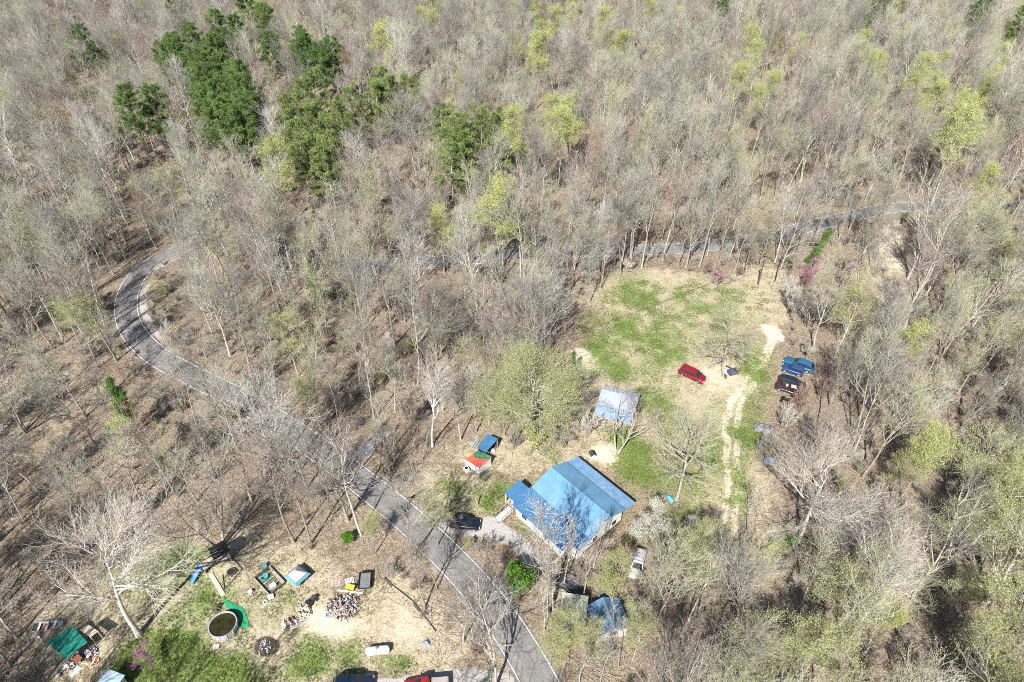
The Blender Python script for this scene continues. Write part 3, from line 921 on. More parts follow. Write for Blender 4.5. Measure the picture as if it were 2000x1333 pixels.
hero('yard_giant', 272, 1240, 'bare_tree', 'huge pale bare tree with dark lower trunk standing in the yard beside the round pool', 'tree', 2.4, .98, 7)
hero('sycamore', 1558, 1058, 'bare_tree', 'wide white limbed bare tree right of the dirt track at lower right', 'tree', 1.1, 1.0, 6)
hero('leaning_pale', 1630, 1234, 'bare_tree', 'tall pale bare tree leaning right in the woods at lower right', 'tree', .6, 1.0, 4, tilt=(0, .10))
hero('field_oak', 1410, 712, 'bare_tree', 'round crowned bare tree alone in the clearing beside the red minivan', 'tree', .3, .98, 6)
hero('drive_oak', 1322, 975, 'bare_tree', 'tall bare tree with drooping side limbs on the lawn between shed and dirt track', 'tree', 2.0, .95, 7)
hero('olive_giant', 1028, 845, 'budding_tree', 'huge olive budding tree with white limbs behind the blue house', 'tree', .8, .98, 9)
for i, (px, py, k_, s) in enumerate([(985, 852, 'soft_00', .6), (1082, 856, 'bud_00', .6), (1000, 800, 'soft_01', .7), (1125, 842, 'broad_00', .55), (955, 830, 'soft_02', .65), (1060, 800, 'bud_01', .6), (1110, 800, 'soft_00', .55), (930, 845, 'broad_02', .6), (900, 860, 'bare_06', .65), (1150, 850, 'thicket', 1.6), (1135, 800, 'thicket', 1.6), (1040, 872, 'green_thicket', 1.5), (1005, 875, 'thicket', 1.3), (1100, 875, 'thicket', 1.3)]):
    hero(k_, px, py, 'bare_tree' if 'thick' not in k_ else 'bare_shrub', 'grey green brush crowded around the huge olive tree behind the house', 'tree' if 'thick' not in k_ else 'shrub', i * 1.9, s, 2, group='brush around the olive tree')
hero('leaning_pale', 845, 872, 'bare_tree', 'pale straight bare tree left of the small blue roofed coop', 'tree', 2.6, .82, 4)
hero('broad_01', 1205, 884, 'bare_tree', 'many stemmed bare tree leaning over the metal shed roof behind the house', 'tree', 1.9, .75, 5)
hero('broad_01', 431, 1068, 'bare_tree', 'clump of tall bare stems right behind the black playset canopy', 'tree', .4, 1.05, 4)
hero('broad_00', 440, 842, 'bare_tree', 'broad bare tree overhanging the left edge line of the road', 'tree', 1.4, 1.0, 5)
hero('broad_02', 680, 1018, 'bare_tree', 'tall bare roadside tree casting a forked shadow over the asphalt', 'tree', 3.1, 1.05, 4)
hero('broad_02', 968, 1345, 'bare_tree', 'bare tree at the very bottom spreading pale twigs over the road', 'tree', .9, .95, 4)
hero('thin_fork', 1100, 1150, 'bare_tree', 'bare tree in front of the house casting its shadow on the blue roof', 'tree', 2.2, .95, 3)
hero('thin_fork', 1138, 1172, 'bare_tree', 'slim bare tree in front of the lower corner of the blue house', 'tree', 0.5, .85, 3)
hero('thin_fork', 1157, 1118, 'bare_tree', 'bare tree rising just beside the front gable of the blue house', 'tree', 1.5, .8, 2.5)
hero('bare_02', 608, 1064, 'bare_tree', 'straight bare tree at the yard edge above the teal playhouse', 'tree', 2.2, 1.0, 3)
hero('bare_04', 575, 1060, 'bare_tree', 'leaning bare tree at the yard edge left of the teal playhouse', 'tree', 4.2, 1.0, 3)
hero('broad_00', 905, 1255, 'bare_tree', 'spreading bare tree between the dry lawn and the road', 'tree', 5.0, .78, 3)
hero('bare_01', 20, 1300, 'bare_tree', 'thick bare tree at the lower left edge beside the boat', 'tree', 1.0, 1.0, 4)
hero('bare_06', 168, 815, 'bare_tree', 'lone forked bare tree on the sunlit leafy slope at left', 'tree', 3.0, .95, 4)
hero('pole_02', 235, 808, 'bare_tree', 'thin straight bare tree left of the drooping evergreen', 'tree', .2, .9, 3)
hero('leaning_pale', 75, 960, 'bare_tree', 'bleached bare tree leaning on the left slope', 'tree', 1.2, .8, 5, tilt=(0, -.06))
hero('green_giant', 1845, 985, 'budding_tree', 'broad lime budding tree in the woods at the right', 'tree', 0, .9, 6)
hero('green_giant', 1925, 1180, 'budding_tree', 'big yellow green budding tree in the lower right corner', 'tree', 2.0, 1.05, 6)
hero('green_giant', 1870, 1085, 'budding_tree', 'budding pale green tree between two bigger budding trees at right', 'tree', 4.0, .82, 5)
hero('bud_00', 1190, 1205, 'budding_tree', 'thin leafed budding tree hiding the two old trailers', 'tree', 1.0, .72, 3)
hero('bud_00', 1110, 1290, 'budding_tree', 'thin budding tree just below the pale camper', 'tree', 2.5, .6, 3)
hero('bud_01', 1235, 1290, 'budding_tree', 'thin budding tree just below the blue roofed cabin', 'tree', 3.5, .6, 3)
hero('bud_01', 1325, 1160, 'budding_tree', 'light green budding tree below the white suv', 'tree', 2.0, .75, 4)
hero('bud_01', 855, 1065, 'budding_tree', 'small budding tree leafing out over the road below the black suv', 'tree', 3.3, .55, 2.5)
hero('bud_00', 735, 1080, 'budding_tree', 'small yellow green budding tree above the mesh trailer', 'tree', .7, .5, 2.5)
hero('dogwood', 1270, 1062, 'blossoming_tree', 'white blossoming tree beside the gable of the blue house', 'tree', .5, 1.0, 4)
hero('laurel', 1013, 1150, 'evergreen_shrub', 'bright green leafy shrub between road and house', 'shrub', 0, 1.15, 3)
hero('redbud', 1567, 565, 'redbud_tree', 'largest magenta redbud beside the leaning cedar', 'tree', 0, 1.25, 3)
hero('redbud', 1397, 562, 'redbud_tree', 'pink redbud at the top edge of the clearing', 'tree', 1, .8, 3)
hero('redbud', 1612, 745, 'redbud_tree', 'pink redbud behind the parked blue cars', 'tree', 2, .75, 2)
hero('redbud', 350, 262, 'redbud_tree', 'redbud glowing between the two pine groups', 'tree', 3, 1.1, 3)
hero('redbud', 300, 1300, 'redbud_tree', 'redbud at the bottom edge beside the pale roof', 'tree', 4, .8, 2)
hero('redbud', 1660, 540, 'redbud_tree', 'slender redbud below the road at upper right', 'tree', 5, .8, 2)
hero('redbud', 1968, 315, 'redbud_tree', 'small redbud at the far right edge of the woods', 'tree', 0, .9, 2)
hero('redbud', 300, 862, 'redbud_tree', 'small redbud under the drooping evergreen', 'tree', 2, .5, 1)
hero('cedar', 1583, 520, 'cedar_tree', 'bright narrow cedar leaning beside the upper road', 'tree', 0, 1.12, 3, tilt=(0, .17))
hero('cedar', 1763, 440, 'cedar_tree', 'tiny bright green cedar just below the upper road', 'tree', 0, .42, 2)
hero('hemlock', 625, 595, 'cedar_tree', 'dark green cedar standing alone inside the road bend', 'tree', 0, 1.0, 5)
hero('hemlock', 268, 845, 'cedar_tree', 'drooping green evergreen on the slope left of the road', 'tree', 1.5, 1.15, 5)
hero('hemlock', 225, 862, 'cedar_tree', 'low dark evergreen beside the drooping one', 'tree', 2.5, .38, 1)
hero('cedar', 942, 672, 'cedar_tree', 'tiny bright green cedar above the big olive tree', 'tree', 0, .40, 1)
hero('cedar', 880, 645, 'cedar_tree', 'small green cedar among bare trunks above the house', 'tree', 1, .50, 1)
hero('hemlock', 1118, 740, 'cedar_tree', 'dark green bush at the left edge of the clearing', 'tree', 0, .6, 5)
hero('cedar', 870, 415, 'cedar_tree', 'small green cedar in the woods left of the lime tree', 'tree', 1, .8, 2)
hero('hemlock', 865, 400, 'cedar_tree', 'spreading green cedar in the middle woods', 'tree', 3, .75, 2)
hero('laurel', 680, 1060, 'evergreen_shrub', 'low green shrub at the roadside above the yard', 'shrub', 1, .5, 2)
hero('laurel', 1543, 1065, 'evergreen_shrub', 'green shrub at the foot of the white limbed tree', 'shrub', 2, .5, 2)
hero('laurel', 436, 862, 'evergreen_shrub', 'green shrub at the foot of the broad tree by the road', 'shrub', 3, .6, 1)
hero('laurel', 380, 330, 'evergreen_shrub', 'green shrub below the pine grove', 'shrub', 4, 1.2, 1)
hero('thicket', 955, 1078, 'bare_shrub', 'brown thicket between driveway and road', 'shrub', 0, 1.0, 2)
hero('red_thicket', 990, 1088, 'bare_shrub', 'reddish thicket at the end of the gravel drive', 'shrub', 1, .8, 2)
hero('red_thicket', 1560, 800, 'bare_shrub', 'reddish thicket behind the row of junk cars', 'shrub', 2, 1.6, 2)
hero('red_thicket', 1598, 770, 'bare_shrub', 'rusty thicket right of the dark parked car', 'shrub', 3, 1.3, 2)
hero('thicket', 1530, 840, 'bare_shrub', 'brown thicket between the scrap heap and the cars', 'shrub', 4, 1.6, 2)
hero('green_thicket', 918, 1068, 'bare_shrub', 'yellow green shrub on the verge opposite the black suv', 'shrub', 4, .55, 1)
hero('sapling', 1345, 1050, 'bare_shrub', 'young bare tree on the grass left of the dirt track', 'shrub', 4, .8, 2)
hero('thicket', 1540, 610, 'bare_shrub', 'big bare thicket at the right edge of the clearing', 'shrub', 2, 2.3, 5)
hero('thicket', 1575, 640, 'bare_shrub', 'bare thicket behind the white trailer', 'shrub', 5, 2.1, 4)
hero('broad_00', 1075, 620, 'bare_tree', 'broad bare tree reaching over the left edge of the clearing', 'tree', 3, .9, 4)
hero('broad_02', 1110, 575, 'bare_tree', 'dense grey bare tree at the upper left corner of the clearing', 'tree', 5, .85, 4)

for cx_, cy_, cr_, cf_ in ((1548, 745, 7.5, 17), (1560, 720, 6, 14), (1245, 1105, 3.5, 12), (1490, 838, 3, 12), (1480, 560, 3, 8), (1585, 510, 3, 9)):
    p_ = P(cx_, cy_); HERO.append((p_.x, p_.y, cr_, cf_))
for i, (px, py, s, kk_) in enumerate([(520, 862, 1.0, 'thin_fork'), (566, 912, 1.05, 'bare_07'), (600, 955, 1.0, 'broad_02'), (648, 1000, 1.1, 'thin_fork'), (470, 820, 1.0, 'thin_fork'), (705, 1045, 1.0, 'bare_08')]):
    hero(kk_, px, py, 'bare_tree', 'bare tree leaning over the lower left edge of the road', 'tree', i * 1.1, s, 3, group='bare trees leaning over the road')
for i, (px, py) in enumerate([(203, 604), (206, 642), (214, 668), (188, 690), (176, 622), (190, 566), (170, 585), (222, 536), (196, 530), (246, 508), (228, 705), (160, 650), (262, 735)]):
    hero(('pole_00', 'pole_02', 'bare_04', 'thin_fork')[i % 4], px, py, 'bare_tree', 'bare trunk outside the hairpin casting its shadow across the road', 'tree', i * 1.7, .95 + .1 * (i % 3), 2, group='bare trunks outside the hairpin')
for i, (px, py) in enumerate([(1062, 1236), (1092, 1266), (1150, 1296), (1206, 1312), (1172, 1335), (1248, 1256), (1075, 1300), (1130, 1340), (1080, 1190)]):
    hero(('thin_fork', 'soft_00', 'bud_01', 'pole_01')[i % 4], px, py, 'bare_tree' if i % 4 in (0, 3) else 'budding_tree', 'slender tree standing in front of the camper and blue roofed cabin', 'tree', i * 2.2, (.8, .5, .55, .7)[i % 4], 2, group='slender trees around the camper and cabin')
PN = [(400, 130), (375, 150), (345, 130), (420, 105), (440, 150), (410, 180), (450, 190), (470, 165), (430, 215), (465, 225), (400, 215), (425, 245), (455, 255), (345, 110), (385, 95), (325, 120), (440, 100), (480, 205), (395, 165), (475, 255),
      (262, 225), (300, 210), (590, 95), (602, 120), (650, 110), (630, 130), (520, 55), (530, 100), (485, 30), (170, 98), (345, 18), (425, 60), (465, 80)]
YPN = [(565, 225), (600, 200), (640, 270), (690, 215), (745, 170), (765, 195), (798, 190), (612, 250), (560, 260), (640, 320), (600, 310), (735, 205), (860, 250), (890, 280), (905, 265), (940, 258), (968, 258), (880, 300), (910, 300), (620, 180), (660, 235), (585, 285)]
for i, (px, py) in enumerate(PN):
    hero(PINES[i % 3], px, py, 'pine_tree', 'dark green pine in the grove at upper left', 'tree', i * 1.3, 1.0, 4.5, z=15, group='dark pines at upper left')
for i, (px, py) in enumerate(YPN):
    hero(YPINES[i % 2], px, py, 'young_pine_tree', 'lighter yellowish pine among bare trees in the upper middle woods', 'tree', i * 1.7, 1.05, 5.0, z=13, group='lighter pines in the upper middle')
for i, (px, py) in enumerate([(1700, 15), (1905, 30), (1995, 55), (1410, 25), (1715, 20), (1925, 20)]):
    hero(PINES[i % 3], px, py, 'pine_tree', 'dark pine far up in the woods at upper right', 'tree', i * 2.3, .95, 4.2, z=14, group='dark pines at upper right')
LM = [(750, 82, 1.2), (845, 18, 1.2), (822, 45, .8), (1045, 35, 1), (1083, 45, 1), (1005, 30, .8), (1112, 225, 1.1), (1095, 255, 1.05), (1015, 262, 1), (1050, 100, 1.2), (1005, 92, .9), (1190, 60, 1), (1210, 90, 1), (1468, 82, .9), (1482, 125, .9), (1755, 20, 1), (1708, 135, .9),
      (1805, 165, 1.05), (1825, 190, 1), (1880, 240, 1.2), (1872, 280, 1.1), (1510, 168, .9), (980, 415, 1.15), (1115, 15, .9), (1270, 22, .9), (1765, 75, .8), (1430, 170, .9), (510, 20, 1.0), (540, 320, 1.05), (1470, 200, .7), (1930, 170, .9), (1960, 110, .8), (1550, 100, .8), (860, 440, .8), (1075, 215, .8)]
for i, (px, py, s) in enumerate(LM):
    hero(LIME[i % 3], px, py, 'lime_tree', 'fresh lime green budding tree among bare trees in the upper woods', 'tree', i * 1.9, s * 1.2, 4.0, z=15 * s, group='lime green budding trees in the upper woods')
for i, (px, py, s) in enumerate([(155, 650, .85), (1905, 480, .95), (1940, 500, .8), (1935, 1010, .8), (1985, 1240, 1.0), (1620, 1290, .7), (1545, 1300, .8), (600, 795, .6), (1895, 1300, .9), (1975, 960, .8), (1400, 1085, .6), (420, 490, .6), (330, 380, .8), (1455, 920, .0)]):
    if s:
        hero(BUD[i % 2], px, py, 'budding_tree', 'yellow green budding tree between bare trees', 'tree', i * 2.1, s * 1.15, 3.6, z=10 * s, group='yellow green budding trees')

# ---- the woods: a jittered scatter over everything that is not clearing, yard, road or building
CLEAR = [
    [(1065, 690), (1120, 640), (1160, 590), (1190, 540), (1290, 525), (1400, 545), (1500, 545), (1530, 600), (1545, 640), (1505, 690), (1545, 690), (1600, 760), (1560, 830), (1490, 860), (1480, 900), (1470, 960), (1440, 1100), (1385, 1100), (1330, 1060), (1290, 1010), (1300, 1060), (1265, 1130), (1215, 1140), (1180, 1100), (1060, 1120), (1000, 1095), (940, 1050), (820, 1000), (800, 960), (850, 905), (960, 850), (1000, 870), (1130, 870), (1160, 760), (1090, 730)],
    [(180, 1170), (300, 1080), (380, 1070), (430, 1040), (520, 1010), (580, 1070), (640, 1080), (740, 1120), (790, 1150), (850, 1240), (880, 1300), (900, 1400), (60, 1400), (50, 1250), (60, 1200)],
    [(1085, 1170), (1230, 1180), (1225, 1260), (1085, 1240)],
    [(1700, 420), (1775, 415), (1770, 520), (1760, 610), (1720, 610), (1735, 520)],
    [(380, 1240), (480, 1150), (520, 1300), (400, 1300)],
    [(1860, 380), (1700, 385), (1690, 398), (1860, 394)],
    [(660, 880), (720, 830), (760, 850), (720, 900)],
]
SPARSE = [[(0, 700), (215, 700), (300, 800), (260, 900), (100, 900), (0, 870)], [(150, 1010), (480, 1010), (560, 1080), (180, 1110)], [(1480, 500), (1740, 480), (1720, 640), (1560, 680), (1480, 560)], [(840, 860), (1000, 850), (1000, 900), (840, 930)], [(0, 1050), (120, 1050), (160, 1333), (0, 1333)],
          [(500, 960), (700, 1000), (800, 1130), (700, 1110), (560, 1050)], [(280, 330), (360, 320), (360, 450), (270, 460)], [(1310, 100), (1330, 90), (1330, 100), (1310, 110)]]


def scatter(spacing, seed, x0, x1, y0, y1):
    rng = np.random.default_rng(seed)
    nx_ = int((x1 - x0) / spacing); ny_ = int((y1 - y0) / spacing)
    X, Y = np.meshgrid(np.arange(nx_), np.arange(ny_))
    X = x0 + (X + rng.uniform(-.05, 1.05, X.shape) + .5 * (Y % 2)) * spacing; Y = y0 + (Y + rng.uniform(-.05, 1.05, Y.shape)) * spacing
    return X.ravel(), Y.ravel(), rng


X, Y, rg = scatter(4.5, 5, -330, 330, 10, 460)
px, py, dd = proj(X, Y)
keep = (np.abs(X) < 40 + 0.78 * (Y + 20))
for c in CLEAR:
    keep &= ~in_poly(px, py, c)
for c in SPARSE:
    keep &= ~(in_poly(px, py, c) & (rg.random(len(X)) < .5))
keep &= road_dist(X, Y) > 3.6
for hx, hy, hr, fr_ in HERO:
    keep &= np.hypot(X - hx, Y - hy) > hr * .75
    if fr_:
        keep &= ~((np.abs(X - hx * Y / hy) < hr * .8) & (Y < hy) & (Y > hy - fr_))
keep &= rg.random(len(X)) < np.where(Y < 105, .84, .92)
OPEN = [[(245, 685), (330, 720), (440, 790), (425, 850), (310, 800), (235, 745)], [(275, 560), (330, 515), (410, 515), (410, 600), (380, 670), (320, 655)], [(0, 690), (215, 700), (250, 780), (200, 880), (0, 900)], [(440, 800), (560, 860), (680, 960), (640, 1010), (520, 900), (430, 850)]]
OPEN.append([(1375, 1060), (1465, 1060), (1480, 1200), (1370, 1220)])
OPEN.append([(1700, 418), (1890, 418), (1890, 475), (1700, 475)])
OPEN.append([(1480, 860), (1560, 860), (1560, 1010), (1470, 1010)])
for c, q_ in zip(OPEN, (.85, .8, .42, .5, .75, .7, .8)):
    keep &= ~(in_poly(px, py, c) & (rg.random(len(X)) < q_))
keep &= ~((Y < 34) & (px > 50) & (px < 960))
X, Y = X[keep], Y[keep]
ex_ = np.array([P(480 + rg.random() * 760, 512 + rg.random() * 34)[:2] for _ in range(46)] + [P(340 + rg.random() * 180, 503 + rg.random() * 26)[:2] for _ in range(7)] + [(-44, 22), (-35, 25), (-27, 20), (-18, 24), (-9, 26), (6, 25)])
ex_ = ex_[road_dist(ex_[:, 0], ex_[:, 1]) > 2.9]
X = np.concatenate([X, ex_[:, 0]]); Y = np.concatenate([Y, ex_[:, 1]])
px, py, dd = proj(X, Y)
big = vnoise(X, Y, 42.0, 31)
r1 = rg.random(len(X))
right = np.clip((px - 900) / 1100, 0, 1)
p_soft = .17 + .20 * right + .22 * (big - .5)
p_bud = .015 + .05 * right * (big > .45)
p_bud = np.where((px > 1450) & (py > 950), .16, p_bud)
p_soft = np.where((px < 520) & (py > 300) & (py < 650), .30, p_soft)
p_sap = .12
kinds, scales, rots = [], [], []
TREES = []
for i in range(len(X)):
    a = r1[i]
    if a < p_bud[i]:
        k_ = BUD[rg.integers(2)] if (py[i] > 300 and rg.random() < .6) else LIME[rg.integers(3)]; nm = 'budding_tree'
        s = rg.uniform(.6, .95)
    elif a < p_bud[i] + p_soft[i]:
        k_ = SOFT[rg.integers(3)] if rg.random() < .8 else 'sapling_soft'; nm = 'budding_tree' if False else 'bare_tree'
        s = rg.uniform(.65, 1.05)
    elif a < p_bud[i] + p_soft[i] + p_sap:
        k_ = 'sapling'; nm = 'bare_tree'; s = rg.uniform(.8, 1.3)
    else:
        j = rg.random()
        k_ = REDS[rg.integers(2)] if j < (.10 if (px[i] < 700 and py[i] < 300) else .025) else BARE[rg.integers(9)] if j < .66 else (BARE[12 + rg.integers(3)] if j < .90 else BARE[9 + rg.integers(3)])
        nm = 'bare_tree'; s = rg.uniform(.55, 1.2)
    TREES.append((X[i], Y[i], k_, nm, s, rg.uniform(0, 6.28), px[i], py[i], dd[i]))

ZONES = [
    ('bare tree in the woods at the lower right beyond the dirt track', 'bare trees at lower right', lambda x, y: x > 1380 and y > 860),
    ('bare tree in the woods right of the parked junk cars', 'bare trees right of the junk cars', lambda x, y: x > 1500 and y > 640),
    ('bare tree in the small wood between the road and the old trailers', 'bare trees around the trailers', lambda x, y: x > 1000 and y > 1050),
    ('bare tree on the roadside strip between yard and asphalt', 'bare trees between yard and road', lambda x, y: x > 520 and y > 1000),
    ('bare tree in the woods along the left edge above the yard', 'bare trees above the yard', lambda x, y: y > 860 and x < 640),
    ('bare tree on the leafy slope left of the hairpin road', 'bare trees left of the hairpin', lambda x, y: x < 330 and y > 480),
    ('bare tree in the woods enclosed by the hairpin road above the house', 'bare trees inside the hairpin', lambda x, y: x < 1250 and y > 515),
    ('bare tree beside the upper road and the top of the clearing', 'bare trees along the upper road', lambda x, y: y > 440),
    ('bare tree on the wooded slope above the upper road', 'bare trees above the upper road', lambda x, y: True),
]
inview = [t for t in TREES if -60 < t[6] < 2060 and -10 < t[7] < 1420]
inview.sort(key=lambda t: t[8] / t[4])
n_hero_bare = sum(1 for o in COL.objects if o.get('category') and o.name.startswith('bare_tree'))
singles, mass = [], []
nb = {'bare_tree': n_hero_bare, 'budding_tree': 40}
for t in inview:
    if nb[t[3]] < 300:
        nb[t[3]] += 1; singles.append(t)
    else:
        mass.append(t)
mass += [t for t in TREES if not (-60 < t[6] < 2060 and -10 < t[7] < 1420)]
for (x, y, k_, nm, s, rz, qx_, qy_, d_) in singles:
    if nm == 'bare_tree':
        lb, gr, _ = next(z_ for z_ in ZONES if z_[2](qx_, qy_))
    else:
        lb, gr = 'yellow green budding tree between bare trees', 'yellow green budding trees'
    tree(k_, nm, lb, 'tree', (x, y, 0), rz, s, gr, (rg.normal(0, .035), rg.normal(0, .035)))


def instancer(name, items, keys, label, tilt=.035):
    """items: (x, y, key, scale, rz) -> one object of points that carries the trees (kind = stuff)"""
    src = bpy.data.collections.new(name + '_source')
    order = sorted(set(keys))
    for i, k_ in enumerate(order):
        kk = KINDS[k_]
        w_, c_ = kk['packs']
        me = (w_.merged(c_, 1) if c_.n else w_).mesh(f'woodland_{k_}', kk['mats'])
        o = bpy.data.objects.new(f'woodland_plant_{i:02d}', me)
        src.objects.link(o)
    ix = {k_: i for i, k_ in enumerate(order)}
    me = bpy.data.meshes.new(name)
    me.vertices.add(len(items))
    me.vertices.foreach_set('co', np.array([(t[0], t[1], 0) for t in items], np.float32).ravel())
    a = me.attributes.new('variant', 'INT', 'POINT'); a.data.foreach_set('value', np.array([ix[t[2]] for t in items], np.int32))
    a = me.attributes.new('size', 'FLOAT', 'POINT'); a.data.foreach_set('value', np.array([t[3] for t in items], np.float32))
    a = me.attributes.new('turn', 'FLOAT_VECTOR', 'POINT'); a.data.foreach_set('vector', np.array([(rg.normal(0, tilt), rg.normal(0, tilt), t[4]) for t in items], np.float32).ravel())
    o = bpy.data.objects.new(name, me); COL.objects.link(o)
    o['kind'] = 'stuff'; o['label'] = label
    g = bpy.data.node_groups.new(name, 'GeometryNodeTree')
    g.interface.new_socket('Geometry', in_out='INPUT', socket_type='NodeSocketGeometry')
    g.interface.new_socket('Geometry', in_out='OUTPUT', socket_type='NodeSocketGeometry')
    N = g.nodes; L = g.links
    gi = N.new('NodeGroupInput'); gout = N.new('NodeGroupOutput')
    ci = N.new('GeometryNodeCollectionInfo'); ci.inputs['Collection'].default_value = src
    ci.inputs['Separate Children'].default_value = True; ci.inputs['Reset Children'].default_value = True
    ip = N.new('GeometryNodeInstanceOnPoints'); ip.inputs['Pick Instance'].default_value = True

    def na(nm_, ty):
        n = N.new('GeometryNodeInputNamedAttribute'); n.data_type = ty; n.inputs['Name'].default_value = nm_
        return next(s_ for s_ in n.outputs if s_.enabled and s_.name == 'Attribute')
    L.new(gi.outputs[0], ip.inputs['Points'])
    L.new(ci.outputs[0], ip.inputs['Instance'])
    L.new(na('variant', 'INT'), ip.inputs['Instance Index'])
    er = N.new('FunctionNodeEulerToRotation'); L.new(na('turn', 'FLOAT_VECTOR'), er.inputs[0])
    L.new(er.outputs[0], ip.inputs['Rotation'])
    L.new(na('size', 'FLOAT'), ip.inputs['Scale'])
    L.new(ip.outputs[0], gout.inputs[0])
    md = o.modifiers.new('scatter', 'NODES'); md.node_group = g
    return o


instancer('woodland', [(t[0], t[1], t[2], t[4], t[5]) for t in mass], [t[2] for t in mass], 'bare spring woodland covering the hillside above the road')

# ---- undergrowth: brush and saplings too many to count
X, Y, rg2 = scatter(3.4, 9, -170, 170, 26, 210)
px, py, dd = proj(X, Y)
keep = (px > -150) & (px < 2150)
for c in CLEAR:
    keep &= ~in_poly(px, py, c)
for c in SPARSE:
    keep &= ~(in_poly(px, py, c) & (rg2.random(len(X)) < .7))
keep &= road_dist(X, Y) > 3.4
keep &= rg2.random(len(X)) < .80
keep &= vnoise(X, Y, 11.0, 77) > .28
X, Y = X[keep], Y[keep]
und = []
for x, y in zip(X, Y):
    j = rg2.random()
    k_ = 'thicket' if j < .72 else ('red_thicket' if j < .80 else ('green_thicket' if j < .86 else ('sapling' if j < .96 else 'sapling_soft')))
    und.append((x, y, k_, rg2.uniform(.4, 1.1) if 'thick' in k_ else rg2.uniform(.45, .8), rg2.uniform(0, 6.28)))
instancer('undergrowth', und, [u[2] for u in und], 'brown brushy undergrowth between the trees', .1)

def litter_kind(key, seed, n, ext, m_):
    r_ = np.random.default_rng(seed)
    st = np.stack([r_.uniform(-ext, ext, n), r_.uniform(-ext, ext, n), r_.uniform(.02, .22, n)], 1)
    a = r_.uniform(0, 6.28, n)
    dr = np.stack([np.cos(a), np.sin(a), r_.normal(.05, .22, n)], 1)
    ln = r_.uniform(.5, 2.6, n)
    pts = grow(r_, st, dr, ln, 4, 0, .12)
    pts[:, :, 2] = np.abs(pts[:, :, 2])
    rad = (r_.uniform(.014, .038, n)[:, None] * np.linspace(1, .5, 4)[None])
    p = Pack(); p.add(tubes(pts, rad, 3))
    KINDS[key] = dict(packs=(p, Pack()), mats=[m_])


def tuft_kind(key, seed, n, ext, size, m_):
    r_ = np.random.default_rng(seed)
    c = np.stack([r_.uniform(-ext, ext, n), r_.uniform(-ext, ext, n), np.zeros(n)], 1)
    c = np.repeat(c, 7, 0) + np.concatenate([r_.normal(0, size * .3, (n * 7, 2)), np.zeros((n * 7, 1))], 1)
    d = norm(np.concatenate([r_.normal(0, .55, (len(c), 2)), np.ones((len(c), 1))], 1))
    s = size * r_.uniform(.5, 1.3, (len(c), 1))
    e = norm(np.cross(d, r_.normal(0, 1, d.shape))) * s * .16
    V_ = np.stack([c - e, c + d * s * .5 - e * .8, c + d * s, c + d * s * .5 + e * .8], 1).reshape(-1, 3)
    p = Pack(); p.add((V_, np.arange(len(V_)).reshape(-1, 4)))
    KINDS[key] = dict(packs=(p, Pack()), mats=[m_])


STICK = ramp_mat('fallen_stick', [(0, (.30, .26, .20)), (.5, (.46, .42, .35)), (1, (.22, .18, .14))])
TUFTG = ramp_mat('grass_blade', [(0, (.075, .13, .025)), (.5, (.13, .19, .05)), (1, (.20, .23, .08))], transl=.2)
TUFTS = ramp_mat('straw_blade', [(0, (.40, .34, .21)), (.5, (.50, .44, .30)), (1, (.30, .25, .15))], transl=.2)
for i in range(3):
    litter_kind(f'sticks_{i}', 600 + i, 26, 1.9, STICK)
for i in range(2):
    tuft_kind(f'grass_{i}', 620 + i, 34, .9, .20, TUFTG)
    tuft_kind(f'straw_{i}', 630 + i, 26, .9, .22, TUFTS)
X, Y, rg3 = scatter(2.7, 21, -130, 130, 26, 190)
px, py, dd = proj(X, Y)
keep = (px > -60) & (px < 2060) & (road_dist(X, Y) > 4.4)
for c in CLEAR:
    keep &= ~in_poly(px, py, c)
X, Y = X[keep], Y[keep]
instancer('fallen_branches', [(x, y, f'sticks_{rg3.integers(3)}', rg3.uniform(.7, 1.3), rg3.uniform(0, 6.28)) for x, y in zip(X, Y)], ['sticks_0', 'sticks_1', 'sticks_2'], 'fallen sticks lying all over the forest floor', .02)
X, Y, rg3 = scatter(1.25, 23, -75, 75, 33, 122)
px, py, dd = proj(X, Y)
ixx = np.clip(np.searchsorted(xs, X), 0, nx - 1); iyy = np.clip(np.searchsorted(ys, Y), 0, ny - 1)
gv = grass.reshape(ny, nx)[iyy, ixx]; sv = straw.reshape(ny, nx)[iyy, ixx]; dv = np.maximum(dirt, gravel).reshape(ny, nx)[iyy, ixx]
r3 = rg3.random(len(X))
yard = np.zeros(len(X), bool)
for c in CLEAR[:2]:
    yard |= in_poly(px, py, c)
tuf = []
for i in range(len(X)):
    if dv[i] > .4 or not yard[i]: continue
    if r3[i] < gv[i] * .85: tuf.append((X[i], Y[i], f'grass_{i % 2}', rg3.uniform(.6, 1.25), rg3.uniform(0, 6.28)))
    elif r3[i] < .75: tuf.append((X[i], Y[i], f'straw_{i % 2}', rg3.uniform(.5, 1.2), rg3.uniform(0, 6.28)))
instancer('grass_tufts', tuf, ['grass_0', 'grass_1', 'straw_0', 'straw_1'], 'patchy green and straw coloured grass in the clearing and yard', .0)
print('TREES singles', len(singles), 'mass', len(mass), 'undergrowth', len(und))


